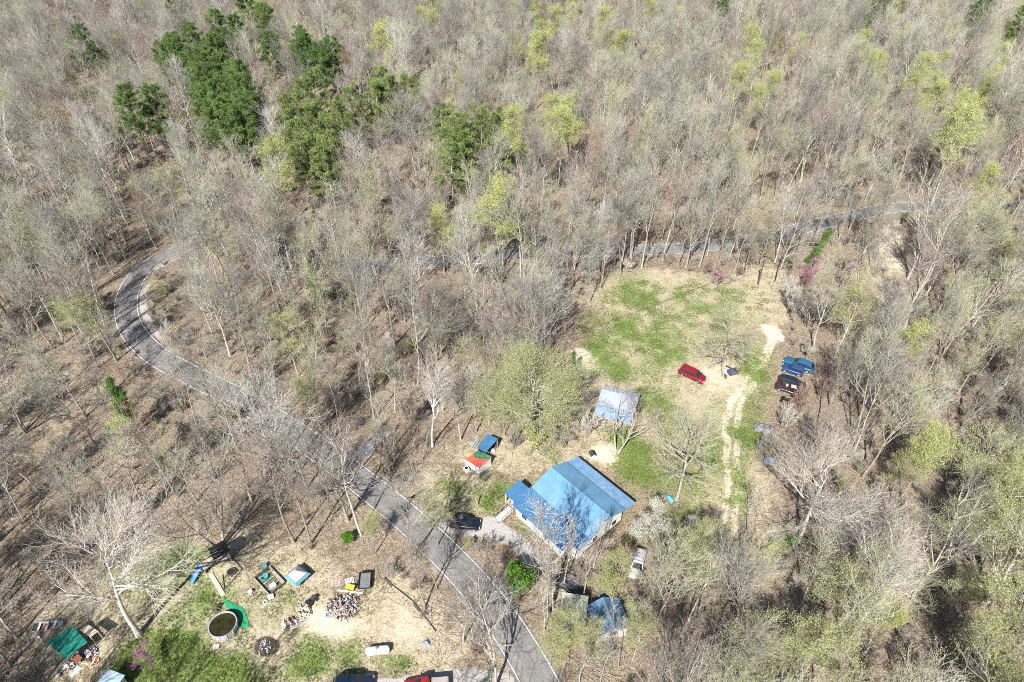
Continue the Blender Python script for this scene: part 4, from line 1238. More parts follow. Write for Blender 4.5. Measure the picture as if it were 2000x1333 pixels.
# ------------------------------------------------------------------ buildings and yard things
WHITE = mat('white_siding', (.78, .77, .75), .7, noise=.07, scale=1.5)
BLUE = mat('blue_metal_roof', (.125, .27, .42), .42, spec=.5, noise=.10, scale=.5)
BLUE2 = mat('deep_blue_metal_roof', (.052, .15, .29), .5, spec=.4, noise=.16, scale=.6)
BLUE3 = mat('small_blue_roof', (.045, .135, .27), .5, spec=.4, noise=.2, scale=1.2)
TRANS = mat('pale_blue_panel_roof', (.165, .29, .45), .45, spec=.5, noise=.22, scale=1.4)
GALV = mat('galvanised_roof', (.33, .38, .48), .45, spec=.5, noise=.10, scale=.8)
GALVB = mat('blue_grey_roof', (.23, .32, .45), .5, spec=.4, noise=.12, scale=.8)
GLASS = mat('window_glass', (.025, .03, .035), .08, spec=.6)
WOOD = mat('weathered_wood', (.34, .30, .25), .85, noise=.3, scale=3)
WOODP = mat('pale_plank', (.58, .50, .38), .85, noise=.2, scale=3)
WOODD = mat('dark_wood', (.10, .085, .07), .85, noise=.4, scale=3)
CONC = mat('concrete', (.44, .44, .45), .9, noise=.15, scale=2)
BLACK = mat('black_plastic', (.018, .018, .02), .6)
BLACKC = mat('black_canvas', (.02, .02, .022), .8, noise=.4, scale=2)
DARKM = mat('dark_metal', (.05, .05, .055), .5, noise=.3, scale=4)
RUST = mat('rusty_metal', (.20, .085, .045), .8, noise=.4, scale=5)
REDP = mat('red_sheet', (.56, .10, .065), .7, noise=.25, scale=2)
GREENT = mat('green_tarp', (.012, .17, .125), .55, noise=.25, scale=1.5, bump=.4)
GREENM = mat('green_mat', (.015, .27, .12), .8, noise=.15, scale=2)
GREENS = mat('green_sheet', (.05, .15, .07), .7, noise=.35, scale=2.5)
BLUET = mat('blue_plastic', (.06, .22, .58), .5, noise=.2, scale=3)
TEAL = mat('teal_plastic', (.05, .36, .40), .5, noise=.2, scale=3)
TEALD = mat('dull_teal', (.10, .26, .31), .6, noise=.2, scale=3)
WHITEP = mat('white_paint', (.80, .80, .79), .35, noise=.04, scale=2)
WHITEG = mat('grubby_white', (.66, .64, .62), .7, noise=.2, scale=4)
YELLOW = mat('yellow_panel', (.62, .55, .05), .6, noise=.1, scale=3)
ORANGE = mat('orange_plastic', (.62, .20, .06), .6, noise=.15, scale=3)
POOLW = mat('murky_water', (.028, .024, .009), .12, spec=.5, noise=.5, scale=1.2)
ALU = mat('aluminium', (.62, .64, .66), .4, metal=.6, noise=.1, scale=3)
BROWNB = mat('red_brown_board', (.17, .065, .045), .8, noise=.3, scale=3)
TYRE = mat('tyre_rubber', (.022, .022, .024), .85)
RIM = mat('wheel_rim', (.42, .42, .44), .4, metal=.4)
LAMPW = mat('lamp_glass', (.70, .72, .74), .15)
LAMPR = mat('red_lamp', (.50, .02, .02), .25)
GREYB = mat('grey_bed_liner', (.30, .29, .28), .8, noise=.2, scale=3)
MESHB = mat('grey_mesh_bed', (.16, .165, .175), .75, noise=.35, scale=5)
GREYF = mat('grey_fabric', (.42, .40, .40), .8, noise=.12, scale=2)
DGREEN = mat('dark_green_barrel', (.03, .08, .07), .6)
SKYB = mat('light_blue_barrel', (.10, .38, .62), .4)
PINKJ = mat('faded_pink', (.55, .38, .38), .8, noise=.2, scale=4)


def ribs(mb, p00, p10, p11, p01, pitch=.45, h=.035, wd=.05, mi=0):
    """raised seams running from the p00-p10 edge to the p01-p11 edge of a roof sheet"""
    p00, p10, p11, p01 = map(Vector, (p00, p10, p11, p01))
    n = max(2, int((p10 - p00).length / pitch))
    up = (p10 - p00).cross(p01 - p00).normalized()
    if up.z < 0: up = -up
    e = (p10 - p00).normalized() * wd / 2
    for i in range(1, n):
        f = i / n
        a = p00.lerp(p10, f); b = p01.lerp(p11, f)
        a = a.lerp(b, .004); b = b.lerp(a, .004)
        vs = [a - e, a + e, b + e, b - e]
        mb.add([v - up * .01 for v in vs] + [v + up * h for v in vs], [(4, 5, 6, 7), (0, 1, 5, 4), (1, 2, 6, 5), (2, 3, 7, 6), (3, 0, 4, 7)], mi)


def roof_sheet(mb, p00, p10, p11, p01, th=.08, pitch=.45, mi=0, seams=True):
    pts = [Vector(p) for p in (p00, p10, p11, p01)]
    if (pts[1] - pts[0]).cross(pts[3] - pts[0]).z < 0:
        pts = pts[::-1]
    mb.slab(pts, th, mi)
    if seams:
        ribs(mb, p00, p10, p11, p01, pitch, mi=mi)


# ---- blue roofed house. Local frame: x along the ridge, y from the road front to the back
ex = (P(1101.6, 1076, 2.5) - P(1003, 988, 2.5)); ex.z = 0; ex.normalize()
ex = Vector((.667, -.745, 0)).normalized()
O = P(1003, 988, 2.5); O.z = 0
HR = math.atan2(ex.y, ex.x)
house = thing('house', 'white house with a wide blue metal roof in steps beside the gravel drive', 'house', O, HR)
wb = MB()
wb.prism([(.2, 0.35), (10.0, 0.35), (10.0, 1.75), (11.3, 1.75), (11.3, 11.0), (.2, 11.0)], 0, 2.36)
# gable walls under the stepped roof
for x0, x1 in ((.2, .32), (11.18, 11.3)):
    pr = [(1.8, 2.36), (11.0, 2.36), (11.0, 3.12), (7.85, 4.42), (3.8, 3.05), (1.8, 2.72)]
    wb.add([(x0, y, z) for y, z in pr] + [(x1, y, z) for y, z in pr], [tuple(range(6)), tuple(reversed(range(6, 12)))] + [(i, (i + 1) % 6, 6 + (i + 1) % 6, 6 + i) for i in range(6)])
wb.build('wall', WHITE, house)
rf = MB()
roof_sheet(rf, (-.3, 7.85, 4.6), (11.75, 7.85, 4.6), (11.75, 3.8, 3.22), (-.3, 3.8, 3.22))
roof_sheet(rf, (11.75, 7.86, 4.6), (-.3, 7.86, 4.6), (-.3, 11.15, 3.3), (11.75, 11.15, 3.3))
rf.tube([(-.3, 7.85, 4.62), (11.75, 7.85, 4.62)], .09, 6)
rf.build('roof', BLUE, house)
lf = MB()
roof_sheet(lf, (-.3, 3.86, 3.15), (10.1, 3.86, 3.15), (10.1, -.05, 2.46), (-.3, -.05, 2.46), pitch=.3)
roof_sheet(lf, (10.1, 3.86, 3.15), (11.7, 3.86, 3.15), (11.7, 1.45, 2.725), (10.1, 1.45, 2.725), pitch=.3)
rr = random.Random(3)
for row in range(5):                    # small white flecks set on the roof in wavering rows
    for i in range(26):
        x = .6 + i * .21 + rr.uniform(-.06, .06) + row * .15
        y = .35 + row * .52 + .10 * math.sin(x * 2.2 + row) + .03 * i
        if rr.random() < .72 and y < 3.6:
            z = 2.46 + (y + .05) / 3.91 * .69 + .045
            s = rr.uniform(.02, .042)
            lf.add([(x - s, y - s, z), (x + s, y - s, z), (x + s, y + s, z + .02), (x - s, y + s, z + .02)], [(0, 1, 2, 3)], 1)
for x, y in ((2.2, 2.9), (4.1, 3.0), (3.2, 3.3), (6.6, 1.4), (6.9, 1.3), (8.5, 2.4), (8.7, 2.3)):
    z = 2.46 + (y + .05) / 3.91 * .69 + .045
    lf.add([(x - .1, y - .1, z), (x + .1, y - .1, z), (x + .1, y + .1, z + .035), (x - .1, y + .1, z + .035)], [(0, 1, 2, 3)], 1)
lf.build('front_roof', [BLUE2, WHITEG], house)
bk = MB()
roof_sheet(bk, (11.55, 11.25, 2.98), (-.35, 11.25, 2.98), (-.35, 13.75, 2.42), (11.55, 13.75, 2.42), pitch=.36)
for k in range(1, 5):
    y = 11.25 + k * .5; z = 2.98 - k * .112 + .06
    bk.box((5.6, y, z), (11.7, .05, .03), (-.22, 0, 0))
bk.build('back_roof', TRANS, house)
for x in (.1, 3.8, 7.5, 11.1):
    MB().box((x, 13.5, 1.2), (.12, .12, 2.4)).build('post', WOOD, house)
pc = MB()
roof_sheet(pc, (-2.75, 3.7, 2.75), (-.32, 3.7, 2.75), (-.32, .6, 2.35), (-2.75, .6, 2.35), pitch=.3)
pc.build('porch_roof', BLUE2, house)
for x, y in ((-2.6, .8), (-1.1, .8), (-2.6, 3.5)):
    MB().box((x, y, 1.12), (.11, .11, 2.24)).build('post', WHITEG, house)
MB().box((-1.2, 2.1, .22), (2.5, 2.9, .44)).build('porch_deck', WOOD, house)
rp = MB().box((-1.0, -.85, .25), (1.1, 2.6, .08), (.16, 0, 0))
rp.build('ramp', CONC, house)
rl = MB()
for s in (-1.62, -.42):
    rl.tube([(s, -2.1, .85), (s, .55, 1.35)], .035, 5)
    for y in (-2.0, -1.1, -.2, .5):
        rl.tube([(s, y, .05), (s, y, .9 + (y + 2.1) * .19)], .03, 5)
rl.build('railing', WOOD, house)
for y, s in ((9.3, .8), (5.2, .8)):
    wn = MB().box((11.33, y, 1.55), (.06, s + .14, 1.14)).build('window', WHITEG, house)
    MB().box((11.365, y, 1.55), (.03, s, 1.0)).build('pane', GLASS, wn)
for x in (2.0, 6.5):
    wn = MB().box((x, .325, 1.5), (1.14, .06, 1.0)).build('window', WHITEG, house)
    MB().box((x, .30, 1.5), (1.0, .03, .86)).build('pane', GLASS, wn)
fd = MB().box((.17, 2.0, 1.42), (.07, .95, 2.0)).build('door', WHITEP, house)
MB().box((11.31, 7.0, .25), (.04, 8.3, .5)).build('skirting', WOODD, house)
MB().tube([(8.9, 4.2, 3.1), (8.9, 4.2, 3.75)], .07, 8).build('vent_pipe', DARKM, house)

# ---- open metal shed in the clearing
a, b, c, d = P(1179.7, 753.4, 2.6), P(1250.6, 770.3, 2.6), P(1236, 831, 2.2), P(1165, 815.5, 2.2)
O = P(1179.7, 753.4, 2.6); O.z = 0
ux = Vector((b.x - a.x, b.y - a.y, 0)); LX = ux.length; SR = math.atan2(ux.y, ux.x)
LY = 7.2
shed = thing('metal_shed', 'open shed with galvanised gable roof and blue grey lean-to in the clearing', 'shed', O, SR)
sf = MB()
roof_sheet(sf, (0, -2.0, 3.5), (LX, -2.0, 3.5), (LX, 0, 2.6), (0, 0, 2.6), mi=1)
roof_sheet(sf, (0, -2.02, 3.5), (LX, -2.02, 3.5), (LX, -4.9, 2.75), (0, -4.9, 2.75), pitch=.3)
sf.tube([(-.02, -2.0, 3.52), (LX + .02, -2.0, 3.52)], .07, 6)
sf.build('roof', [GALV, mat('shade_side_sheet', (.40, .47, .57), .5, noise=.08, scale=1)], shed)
s2 = MB()
roof_sheet(s2, (0, -4.86, 2.62), (LX - .15, -4.86, 2.62), (LX - .15, -LY, 2.1), (0, -LY, 2.1), pitch=.3)
s2.build('lean_to_roof', GALVB, shed)
ws = MB()
ws.box((LX / 2, -.15, 1.22), (LX - .3, .06, 2.44)).box((.16, -2.45, 1.25), (.06, 4.5, 2.5)).box((LX - .2, -2.45, 1.25), (.06, 4.5, 2.5))
for x in (.16, LX - .2):
    ws.add([(x - .03, -.1, 2.5), (x - .03, -2.0, 3.36), (x - .03, -4.8, 2.62), (x + .03, -.1, 2.5), (x + .03, -2.0, 3.36), (x + .03, -4.8, 2.62)], [(0, 1, 2), (5, 4, 3), (0, 3, 4, 1), (1, 4, 5, 2), (2, 5, 3, 0)])
ws.build('wall', BROWNB, shed)
for x in (.15, 2.1, 4.2, LX - .3):
    MB().box((x, -LY + .2, 1.02), (.12, .12, 2.04)).build('post', WOOD, shed)

# ---- the coop: two patched sheds behind the lawn
def px_quad(z4, zs, ox=840, oy=800, k=4.1667):
    return [P(ox + x / k, oy + y / k, z) for (x, y), z in zip(z4, zs)]


q = px_quad([(380, 310), (450, 352), (555, 238), (468, 200)], [1.9, 1.9, 2.3, 2.3])
cen = sum(q, Vector()) / 4; cen.z = 0
coop = thing('lean_to_shed', 'small lean-to shed under a plain blue sheet roof behind the lawn', 'shed', cen)
ql = [p - cen for p in q]
m_ = MB(); m_.slab(ql, .06); m_.build('roof', BLUE3, coop)
for p in ql:
    MB().box((p.x * .9, p.y * .9, (p.z - .06) / 2), (.1, .1, p.z - .06)).build('post', WOOD, coop)
bx = MB(); A, B_, C_, D_ = [Vector((p.x * .86, p.y * .86, 0)) for p in ql]
bx.add([A, D_, D_ + Vector((0, 0, 1.9)), A + Vector((0, 0, 1.6))], [(0, 1, 2, 3)]).add([D_, C_, C_ + Vector((0, 0, 1.9)), D_ + Vector((0, 0, 1.9))], [(0, 1, 2, 3)])
bx.build('wall', WOODD, coop)
q = px_quad([(280, 408), (398, 475), (505, 385), (390, 335)], [1.6, 1.6, 2.0, 2.0])
cen = sum(q, Vector()) / 4; cen.z = 0
hut = thing('patched_coop', 'little coop with half green half red roof and white front', 'coop', cen)
ql = [p - cen for p in q]
g1 = ql[3].lerp(ql[2], .95); mid = ql[0].lerp(ql[3], .25)
m_ = MB(); m_.slab(ql, .05)
n_ = (ql[1] - ql[0]).cross(ql[3] - ql[0]).normalized()
up = n_ * .02 if n_.z > 0 else -n_ * .02
tri = [ql[0].lerp(ql[3], .55) + up, ql[0].lerp(ql[1], .42).lerp(ql[3].lerp(ql[2], .42), .45) + up, ql[1].lerp(ql[2], .72) + up, ql[2] + up, ql[3] + up]
m_.add(tri, [(0, 1, 2, 3, 4)], 1)
m_.build('roof', [REDP, GREENS], hut)
w_ = MB(); lo = [Vector((p.x * .92, p.y * .92, 0)) for p in ql]; hi = [Vector((p.x * .92, p.y * .92, p.z - .07)) for p in ql]
w_.add(lo + hi, [(0, 1, 5, 4), (1, 2, 6, 5), (2, 3, 7, 6), (3, 0, 4, 7)])
w_.build('wall', WHITE, hut)
f_ = MB(); o_ = (ql[1] - ql[0]).normalized().cross(Vector((0, 0, 1))) * .04
f_.add([ql[0] + o_, ql[1] + o_, ql[1] + o_ - Vector((0, 0, .35)), ql[0] + o_ - Vector((0, 0, .35)), ql[0], ql[1], ql[1] - Vector((0, 0, .35)), ql[0] - Vector((0, 0, .35))], [(0, 1, 2, 3), (7, 6, 5, 4), (0, 4, 5, 1), (1, 5, 6, 2), (2, 6, 7, 3), (3, 7, 4, 0)])
f_.build('fascia', WHITEP, hut)


def at(zx, zy, ox, oy, k, z=0.0):
    return P(ox + zx / k, oy + zy / k, z)


def Z4(x, y, z=0.0): return at(x, y, 840, 800, 4.1667, z)
def Z2(x, y, z=0.0): return at(x, y, 400, 980, 3.775, z)
def Z1(x, y, z=0.0): return at(x, y, 0, 900, 3.078, z)
def ZB(x, y, z=0.0): return at(x, y, 40, 1180, 8.71, z)
def Z7(x, y, z=0.0): return at(x, y, 1280, 560, 4.4444, z)
def Z5(x, y, z=0.0): return at(x, y, 1060, 1000, 4.003, z)


def heading(a, b): return math.atan2(b.y - a.y, b.x - a.x)


def pallet(loc, rz, label, m=WOOD, s=(1.2, 1.0), tilt=(0, 0)):
    t = thing('pallet', label, 'pallet', loc, rz)
    t.rotation_euler = (tilt[0], tilt[1], rz)
    b_ = MB()
    for i in range(6):
        b_.box((-s[0] / 2 + (i + .5) * s[0] / 6, 0, .13), (s[0] / 6 * .62, s[1], .025))
    b_.build('deck', m, t)
    for y in (-s[1] * .42, 0, s[1] * .42):
        MB().box((0, y, .06), (s[0], .09, .115)).build('bearer', m, t)
    return t


def simple(name, label, cat, mb, m, loc=(0, 0, 0), rz=0.0, smooth=False, group=None):
    o = mb.build(name, m, None, smooth, loc, rz)
    return tag(o, label, cat, group)


# things in front of the coop
t = thing('washing_machine', 'white box appliance with round dark lid in front of the coop', 'appliance', Z4(297, 505), 2.2)
MB().box((0, 0, .42), (.75, .7, .84)).build('body', WHITEP, t)
MB().lathe([(.0, .84), (.27, .845), (.27, .875), (.2, .89), (0, .89)], seg=18).build('lid', BLACK, t)
pallet(Z4(335, 480), heading(Z4(300, 440), Z4(400, 520)), 'grey pallet lying below the coop front')
pallet(Z4(365, 535), heading(Z4(300, 440), Z4(400, 520)), 'lower grey pallet beside the white appliance in front of the coop', s=(1.3, .7))
cb = MB()
for x in (-.45, .45):
    for y in (-.6, .6):
        cb.box((x, y, .5), (.06, .06, 1.0))
for z in (.05, .98):
    cb.box((0, -.6, z), (.9, .05, .05)).box((0, .6, z), (.9, .05, .05)).box((-.45, 0, z), (.05, 1.2, .05)).box((.45, 0, z), (.05, 1.2, .05))
for k in range(-5, 6):
    cb.box((-.45, k * .1, .5), (.012, .012, 1.0)).box((.45, k * .1, .5), (.012, .012, 1.0)).box((k * .08, -.6, .5), (.012, .012, 1.0)).box((k * .08, .6, .5), (.012, .012, 1.0))
simple('wire_cage', 'dark green wire cage at the right end of the coop', 'cage', cb, DGREEN, Z4(445, 560), .8)
simple('white_bag', 'white sack under the edge of the small blue lean-to roof', 'sack', MB().lathe([(.05, 0), (.34, .06), (.38, .3), (.26, .55), (.06, .66)], seg=12), WHITEP, Z4(515, 345), 0, True)
lad = MB()
for s in (-.18, .18): lad.tube([(s, -.9, .1), (s, .9, 1.4)], .03, 5)
for k in range(6): lad.tube([(-.18, -.75 + k * .3, .2 + k * .217), (.18, -.75 + k * .3, .2 + k * .217)], .02, 5)
simple('step_ladder', 'light blue ladder leaning beside the small blue lean-to', 'ladder', lad, SKYB, Z4(370, 290), -.5)
t = thing('dog_house', 'small white and grey dog house behind the blue house', 'dog house', Z4(1318, 385), .3)
MB().box((0, 0, .35), (.8, 1.0, .7)).build('wall', WHITEG, t)
dr = MB(); dr.slab([(-.48, -.56, .68), (0, -.56, 1.0), (0, .56, 1.0), (-.48, .56, .68)][::-1], .05).slab([(0, -.56, 1.0), (.48, -.56, .68), (.48, .56, .68), (0, .56, 1.0)][::-1], .05)
dr.build('roof', DARKM, t)
MB().box((.405, 0, .25), (.02, .36, .46)).build('opening', BLACK, t)


# ---- vehicles. Local +x is forward
def vehicle(name, label, cat, loc, rz, L, W, H, paint, style, roof_rack=False, plain=None, wheels=True, group=None, rail=None):
    t = thing(name, label, cat, loc, rz, group)
    hl, hw = L / 2, W / 2
    gc = .22; belt = H * .58
    prof = {  # fractions of the length from the rear: tail, cabin rear bottom/top, cabin front top/bottom, hood
        'suv': (.0, .03, .10, .58, .74), 'wagon': (.0, .03, .13, .55, .68), 'van': (.0, .02, .08, .62, .82), 'pickup': (.0, .40, .44, .58, .72), 'sedan': (.0, .14, .28, .55, .70)}[style]
    xb, xrb, xrt, xft, xfb = [-hl + f * L for f in prof]
    # body: rings along x
    st = [(-hl, .80, .50), (-hl + .06, .93, .52), (-hl + .18, 1.0, .57), (-hl * .55, 1.0, .58), (0, 1.0, .58), (xfb, 1.0, .58), (xfb + (hl - xfb) * .5, .98, .545), (hl - .22, .95, .50), (hl - .06, .86, .44), (hl, .70, .40)]
    if style == 'pickup':
        st[0] = (-hl, .97, .56); st[1] = (-hl + .03, 1.0, .57)
    if style == 'sedan':
        st[0] = (-hl, .75, .46); st[1] = (-hl + .07, .9, .52)
    mb = MB(); rings = []
    for x, kw, kh in st:
        wv, zt = hw * kw, H * kh
        rings.append([(x, -wv * .92, gc), (x, -wv, gc + .18), (x, -wv, zt - .14), (x, -wv * .93, zt - .02), (x, -wv * .5, zt + .015), (x, wv * .5, zt + .015), (x, wv * .93, zt - .02), (x, wv, zt - .14), (x, wv, gc + .18), (x, wv * .92, gc)])
    vs = [p for r_ in rings for p in r_]; n = 10; fs = []
    for i in range(len(rings) - 1):
        for k in range(n):
            fs.append((i * n + k, i * n + (k + 1) % n, (i + 1) * n + (k + 1) % n, (i + 1) * n + k))
    fs += [tuple(range(n)), tuple(range((len(rings) - 1) * n, len(rings) * n))]
    mb.add(vs, fs)
    mb.build('body', paint, t, True)
    # cabin
    zb = belt - .03; zt = H
    kb, kt = .93, .74
    Bv = [(xrb, -hw * kb, zb), (xfb, -hw * kb, zb), (xfb, hw * kb, zb), (xrb, hw * kb, zb)]
    Tv = [(xrt, -hw * kt, zt - .04), (xft, -hw * kt, zt - .04), (xft, hw * kt, zt - .04), (xrt, hw * kt, zt - .04)]
    cb_ = MB(); cb_.add(Bv + Tv, [(3, 2, 1, 0), (4, 5, 6, 7), (0, 1, 5, 4), (1, 2, 6, 5), (2, 3, 7, 6), (3, 0, 4, 7)])
    cb_.build('cabin', paint, t)
    rfm = MB(); e = .03
    rfm.add([(xrt - e, -hw * kt - e, zt - .04), (xft + e, -hw * kt - e, zt - .04), (xft + e, hw * kt + e, zt - .04), (xrt - e, hw * kt + e, zt - .04),
             (xrt + .05, -hw * kt + .08, zt + .03), (xft - .05, -hw * kt + .08, zt + .02), (xft - .05, hw * kt - .08, zt + .02), (xrt + .05, hw * kt - .08, zt + .03)],
            [(3, 2, 1, 0), (4, 5, 6, 7), (0, 1, 5, 4), (1, 2, 6, 5), (2, 3, 7, 6), (3, 0, 4, 7)])
    rfm.build('roof', paint, t)

    def pane(nm, a, b, c, d, u0=.06, u1=.94, v0=.08, v1=.90, m=GLASS):
        a, b, c, d = map(Vector, (a, b, c, d))
        f = lambda u, v: a.lerp(b, u).lerp(d.lerp(c, u), v)
        q_ = [f(u0, v0), f(u1, v0), f(u1, v1), f(u0, v1)]
        nn = (q_[1] - q_[0]).cross(q_[3] - q_[0]).normalized() * .012
        cc = sum(q_, Vector()) / 4
        if nn.dot(cc - Vector(((xrb + xfb) / 2, 0, zb))) < 0: nn = -nn
        MB().add([p + nn for p in q_] + [p - nn * .5 for p in q_], [(0, 1, 2, 3), (7, 6, 5, 4), (0, 4, 5, 1), (1, 5, 6, 2), (2, 6, 7, 3), (3, 7, 4, 0)]).build(nm, m, t)
    pane('windshield', Bv[1], Bv[2], Tv[2], Tv[1])
    pane('rear_window', Bv[3], Bv[0], Tv[0], Tv[3], v0=.2)
    cuts = (.04, .44, .96) if style != 'pickup' else (.08, .9)
    if style in ('van', 'wagon', 'suv'): cuts = (.05, .33, .62, .93)
    for side, (a, b, c, d) in ((-1, (Bv[0], Bv[1], Tv[1], Tv[0])), (1, (Bv[3], Bv[2], Tv[2], Tv[3]))):
        for u0, u1 in zip(cuts[:-1], cuts[1:]):
            pane('side_window', a, b, c, d, u0 + .012, u1 - .012, .16, .88)
    wr = .34 if H < 1.6 else .37
    if wheels:
        for x in (-hl + L * .19, hl - L * .18):
            for s in (-1, 1):
                y = s * (hw - .08)
                wv = MB().lathe([(.12, -.11), (wr * .92, -.11), (wr, -.07), (wr, .07), (wr * .92, .11), (.12, .11)], (x, y, wr), 16, axis='y').build('wheel', TYRE, t)
                MB().lathe([(.02, 0), (wr * .58, 0), (wr * .62, .02), (.02, .035)] if s > 0 else [(.02, 0), (wr * .58, 0), (wr * .62, -.02), (.02, -.035)], (x, y + s * .11, wr), 14, axis='y').build('rim', RIM, wv)
    for s in (-1, 1):
        MB().box((hl - .09, s * hw * .66, H * .40), (.16, .34, .14)).build('headlight', LAMPW, t)
        MB().box((-hl + .05, s * hw * .78, H * .46), (.12, .18, .24)).build('taillight', LAMPR, t)
        MB().box((xfb - .18, s * (hw + .07), belt + .06), (.12, .18, .13)).build('mirror', paint, t)
    if style == 'pickup':
        bl = MB()
        x0, x1 = -hl + .08, xrb - .12
        bl.box(((x0 + x1) / 2, 0, H * .585), (x1 - x0, W * .84, .03))
        bl.build('bed', plain or GREYB, t)
        for s in (-1, 1):
            MB().box(((x0 + x1) / 2, s * hw * .93, H * .60), (x1 - x0 + .1, .11, .14)).build('bed_rail', rail or paint, t)
        MB().box((-hl + .05, 0, H * .585), (.07, W * .9, .16)).build('tailgate', rail or paint, t)
    if roof_rack:
        rk = MB()
        for s in (-1, 1): rk.tube([(xrt + .1, s * hw * .62, zt + .09), (xft - .1, s * hw * .62, zt + .09)], .025, 5)
        for k in range(4):
            x = xrt + .2 + k * (xft - xrt - .4) / 3
            rk.tube([(x, -hw * .62, zt + .09), (x, hw * .62, zt + .09)], .02, 5)
        rk.build('roof_rack', DARKM, t)
    return t


def paint(name, c, rough=.3): return mat(name, c, rough, spec=.5, coat=.6)


BLACKP = paint('black_car_paint', (.008, .011, .022), .2)
REDC = paint('red_car_paint', (.20, .010, .020))
SILV = paint('silver_car_paint', (.42, .43, .46))
BLUEC = paint('blue_car_paint', (.020, .10, .20)); BLUEP = paint('royal_blue_car_paint', (.012, .060, .19)); NAVY = paint('navy_car_paint', (.010, .018, .042), .4); MAROON = paint('maroon_car_paint', (.045, .010, .018)); REDT = paint('red_truck_paint', (.27, .015, .02))

vehicle('parked_suv', 'black suv parked on the gravel at the roadside by the house', 'suv', P(909, 1027), heading(P(880, 1021), P(940, 1027)), 4.5, 1.85, 1.68, BLACKP, 'suv')
vehicle('minivan', 'red minivan on the dry grass in the clearing', 'minivan', P(1351, 737), heading(Z7(225, 725), Z7(415, 815)), 5.0, 1.95, 1.75, REDC, 'van')
vehicle('parked_suv', 'white suv with roof rack below the white blossoming tree', 'suv', P(1245, 1107), heading(Z5(768, 330), Z5(725, 500)), 4.6, 1.8, 1.7, SILV, 'suv', True)
vehicle('station_wagon', 'blue wagon at the top of the junk car row', 'wagon', P(1559, 717), heading(Z7(1330, 710), Z7(1135, 640)), 5.5, 1.95, 1.75, BLUEC, 'wagon')
vehicle('pickup_truck', 'royal blue pickup with an open bed second in the junk car row', 'pickup', P(1547, 727), heading(Z7(1235, 760), Z7(1110, 720)), 3.9, 1.75, 1.6, BLUEP, 'suv')
vehicle('junk_car', 'dark navy car with glass top third in the junk car row', 'car', P(1545, 752), heading(Z7(1080, 830), Z7(1260, 880)), 4.9, 1.85, 1.5, NAVY, 'suv')
mv = vehicle('junk_car', 'maroon car heaped with scrap at the front of the junk car row', 'car', P(1537, 763), heading(Z7(1070, 880), Z7(1230, 930)), 4.3, 1.85, 1.25, MAROON, 'suv')
vehicle('parked_car', 'dark car half hidden by twigs below the house corner', 'car', P(1112, 1147), heading(Z5(190, 600), Z5(270, 640)), 4.3, 1.8, 1.5, NAVY, 'sedan')
vehicle('parked_suv', 'dark suv cut by the bottom edge beside the red truck', 'suv', P(692, 1342), heading(P(640, 1340), P(740, 1330)), 4.9, 1.95, 1.8, NAVY, 'suv')
vehicle('pickup_truck', 'red pickup with grey covered bed at the bottom edge', 'pickup', P(833, 1346), heading(P(880, 1332), P(790, 1340)), 5.6, 1.95, 1.75, REDT, 'pickup', plain=mat('grey_bed_cover', (.30, .285, .27), .8, noise=.2, scale=2), rail=NAVY)
# quad bike
t = thing('quad_bike', 'black quad bike at the edge of the red thicket', 'quad bike', Z7(1125, 1000), 2.6)
MB().box((0, 0, .62), (1.1, .4, .22)).box((.45, 0, .72), (.5, .9, .08)).box((-.5, 0, .70), (.5, .95, .08)).build('body', BLACK, t)
MB().box((-.1, 0, .80), (.7, .3, .12)).build('seat', DARKM, t)
MB().tube([(.35, -.38, 1.05), (.42, 0, 1.0), (.35, .38, 1.05)], .025, 6).build('handlebar', DARKM, t)
for x in (-.6, .6):
    for s in (-1, 1):
        MB().lathe([(.08, -.12), (.26, -.12), (.29, 0), (.26, .12), (.08, .12)], (x, s * .42, .29), 12, axis='y').build('wheel', TYRE, t)
# small trailer with white hull
t = thing('boat_trailer', 'small pale trailer with black wheels behind the blue wagon', 'trailer', Z7(1315, 575), -.25)
MB().add([(-1.3, -.6, .55), (1.2, -.55, .55), (1.7, 0, .7), (1.2, .55, .55), (-1.3, .6, .55), (-1.2, -.75, 1.05), (1.25, -.7, 1.1), (2.0, 0, 1.2), (1.25, .7, 1.1), (-1.2, .75, 1.05)],
         [(4, 3, 2, 1, 0), (5, 6, 7, 8, 9), (0, 1, 6, 5), (1, 2, 7, 6), (2, 3, 8, 7), (3, 4, 9, 8), (4, 0, 5, 9)]).build('body', mat('pale_hull', (.30, .285, .245), .6, noise=.2, scale=2), t)
for s in (-1, 1):
    MB().lathe([(.08, -.1), (.28, -.1), (.33, 0), (.28, .1), (.08, .1)], (-.3, s * .85, .33), 14, axis='y').build('wheel', TYRE, t)
MB().tube([(1.2, 0, .5), (2.7, 0, .42)], .05, 6).build('hitch', DARKM, t)

# scrap on the maroon car and the loader bucket below the clearing oak
rs = random.Random(5)
pm = P(1537, 763); hm = heading(Z7(1070, 880), Z7(1230, 930))


def local(o, h, x, y, z=0): return Vector((o.x + x * math.cos(h) - y * math.sin(h), o.y + x * math.sin(h) + y * math.cos(h), z))


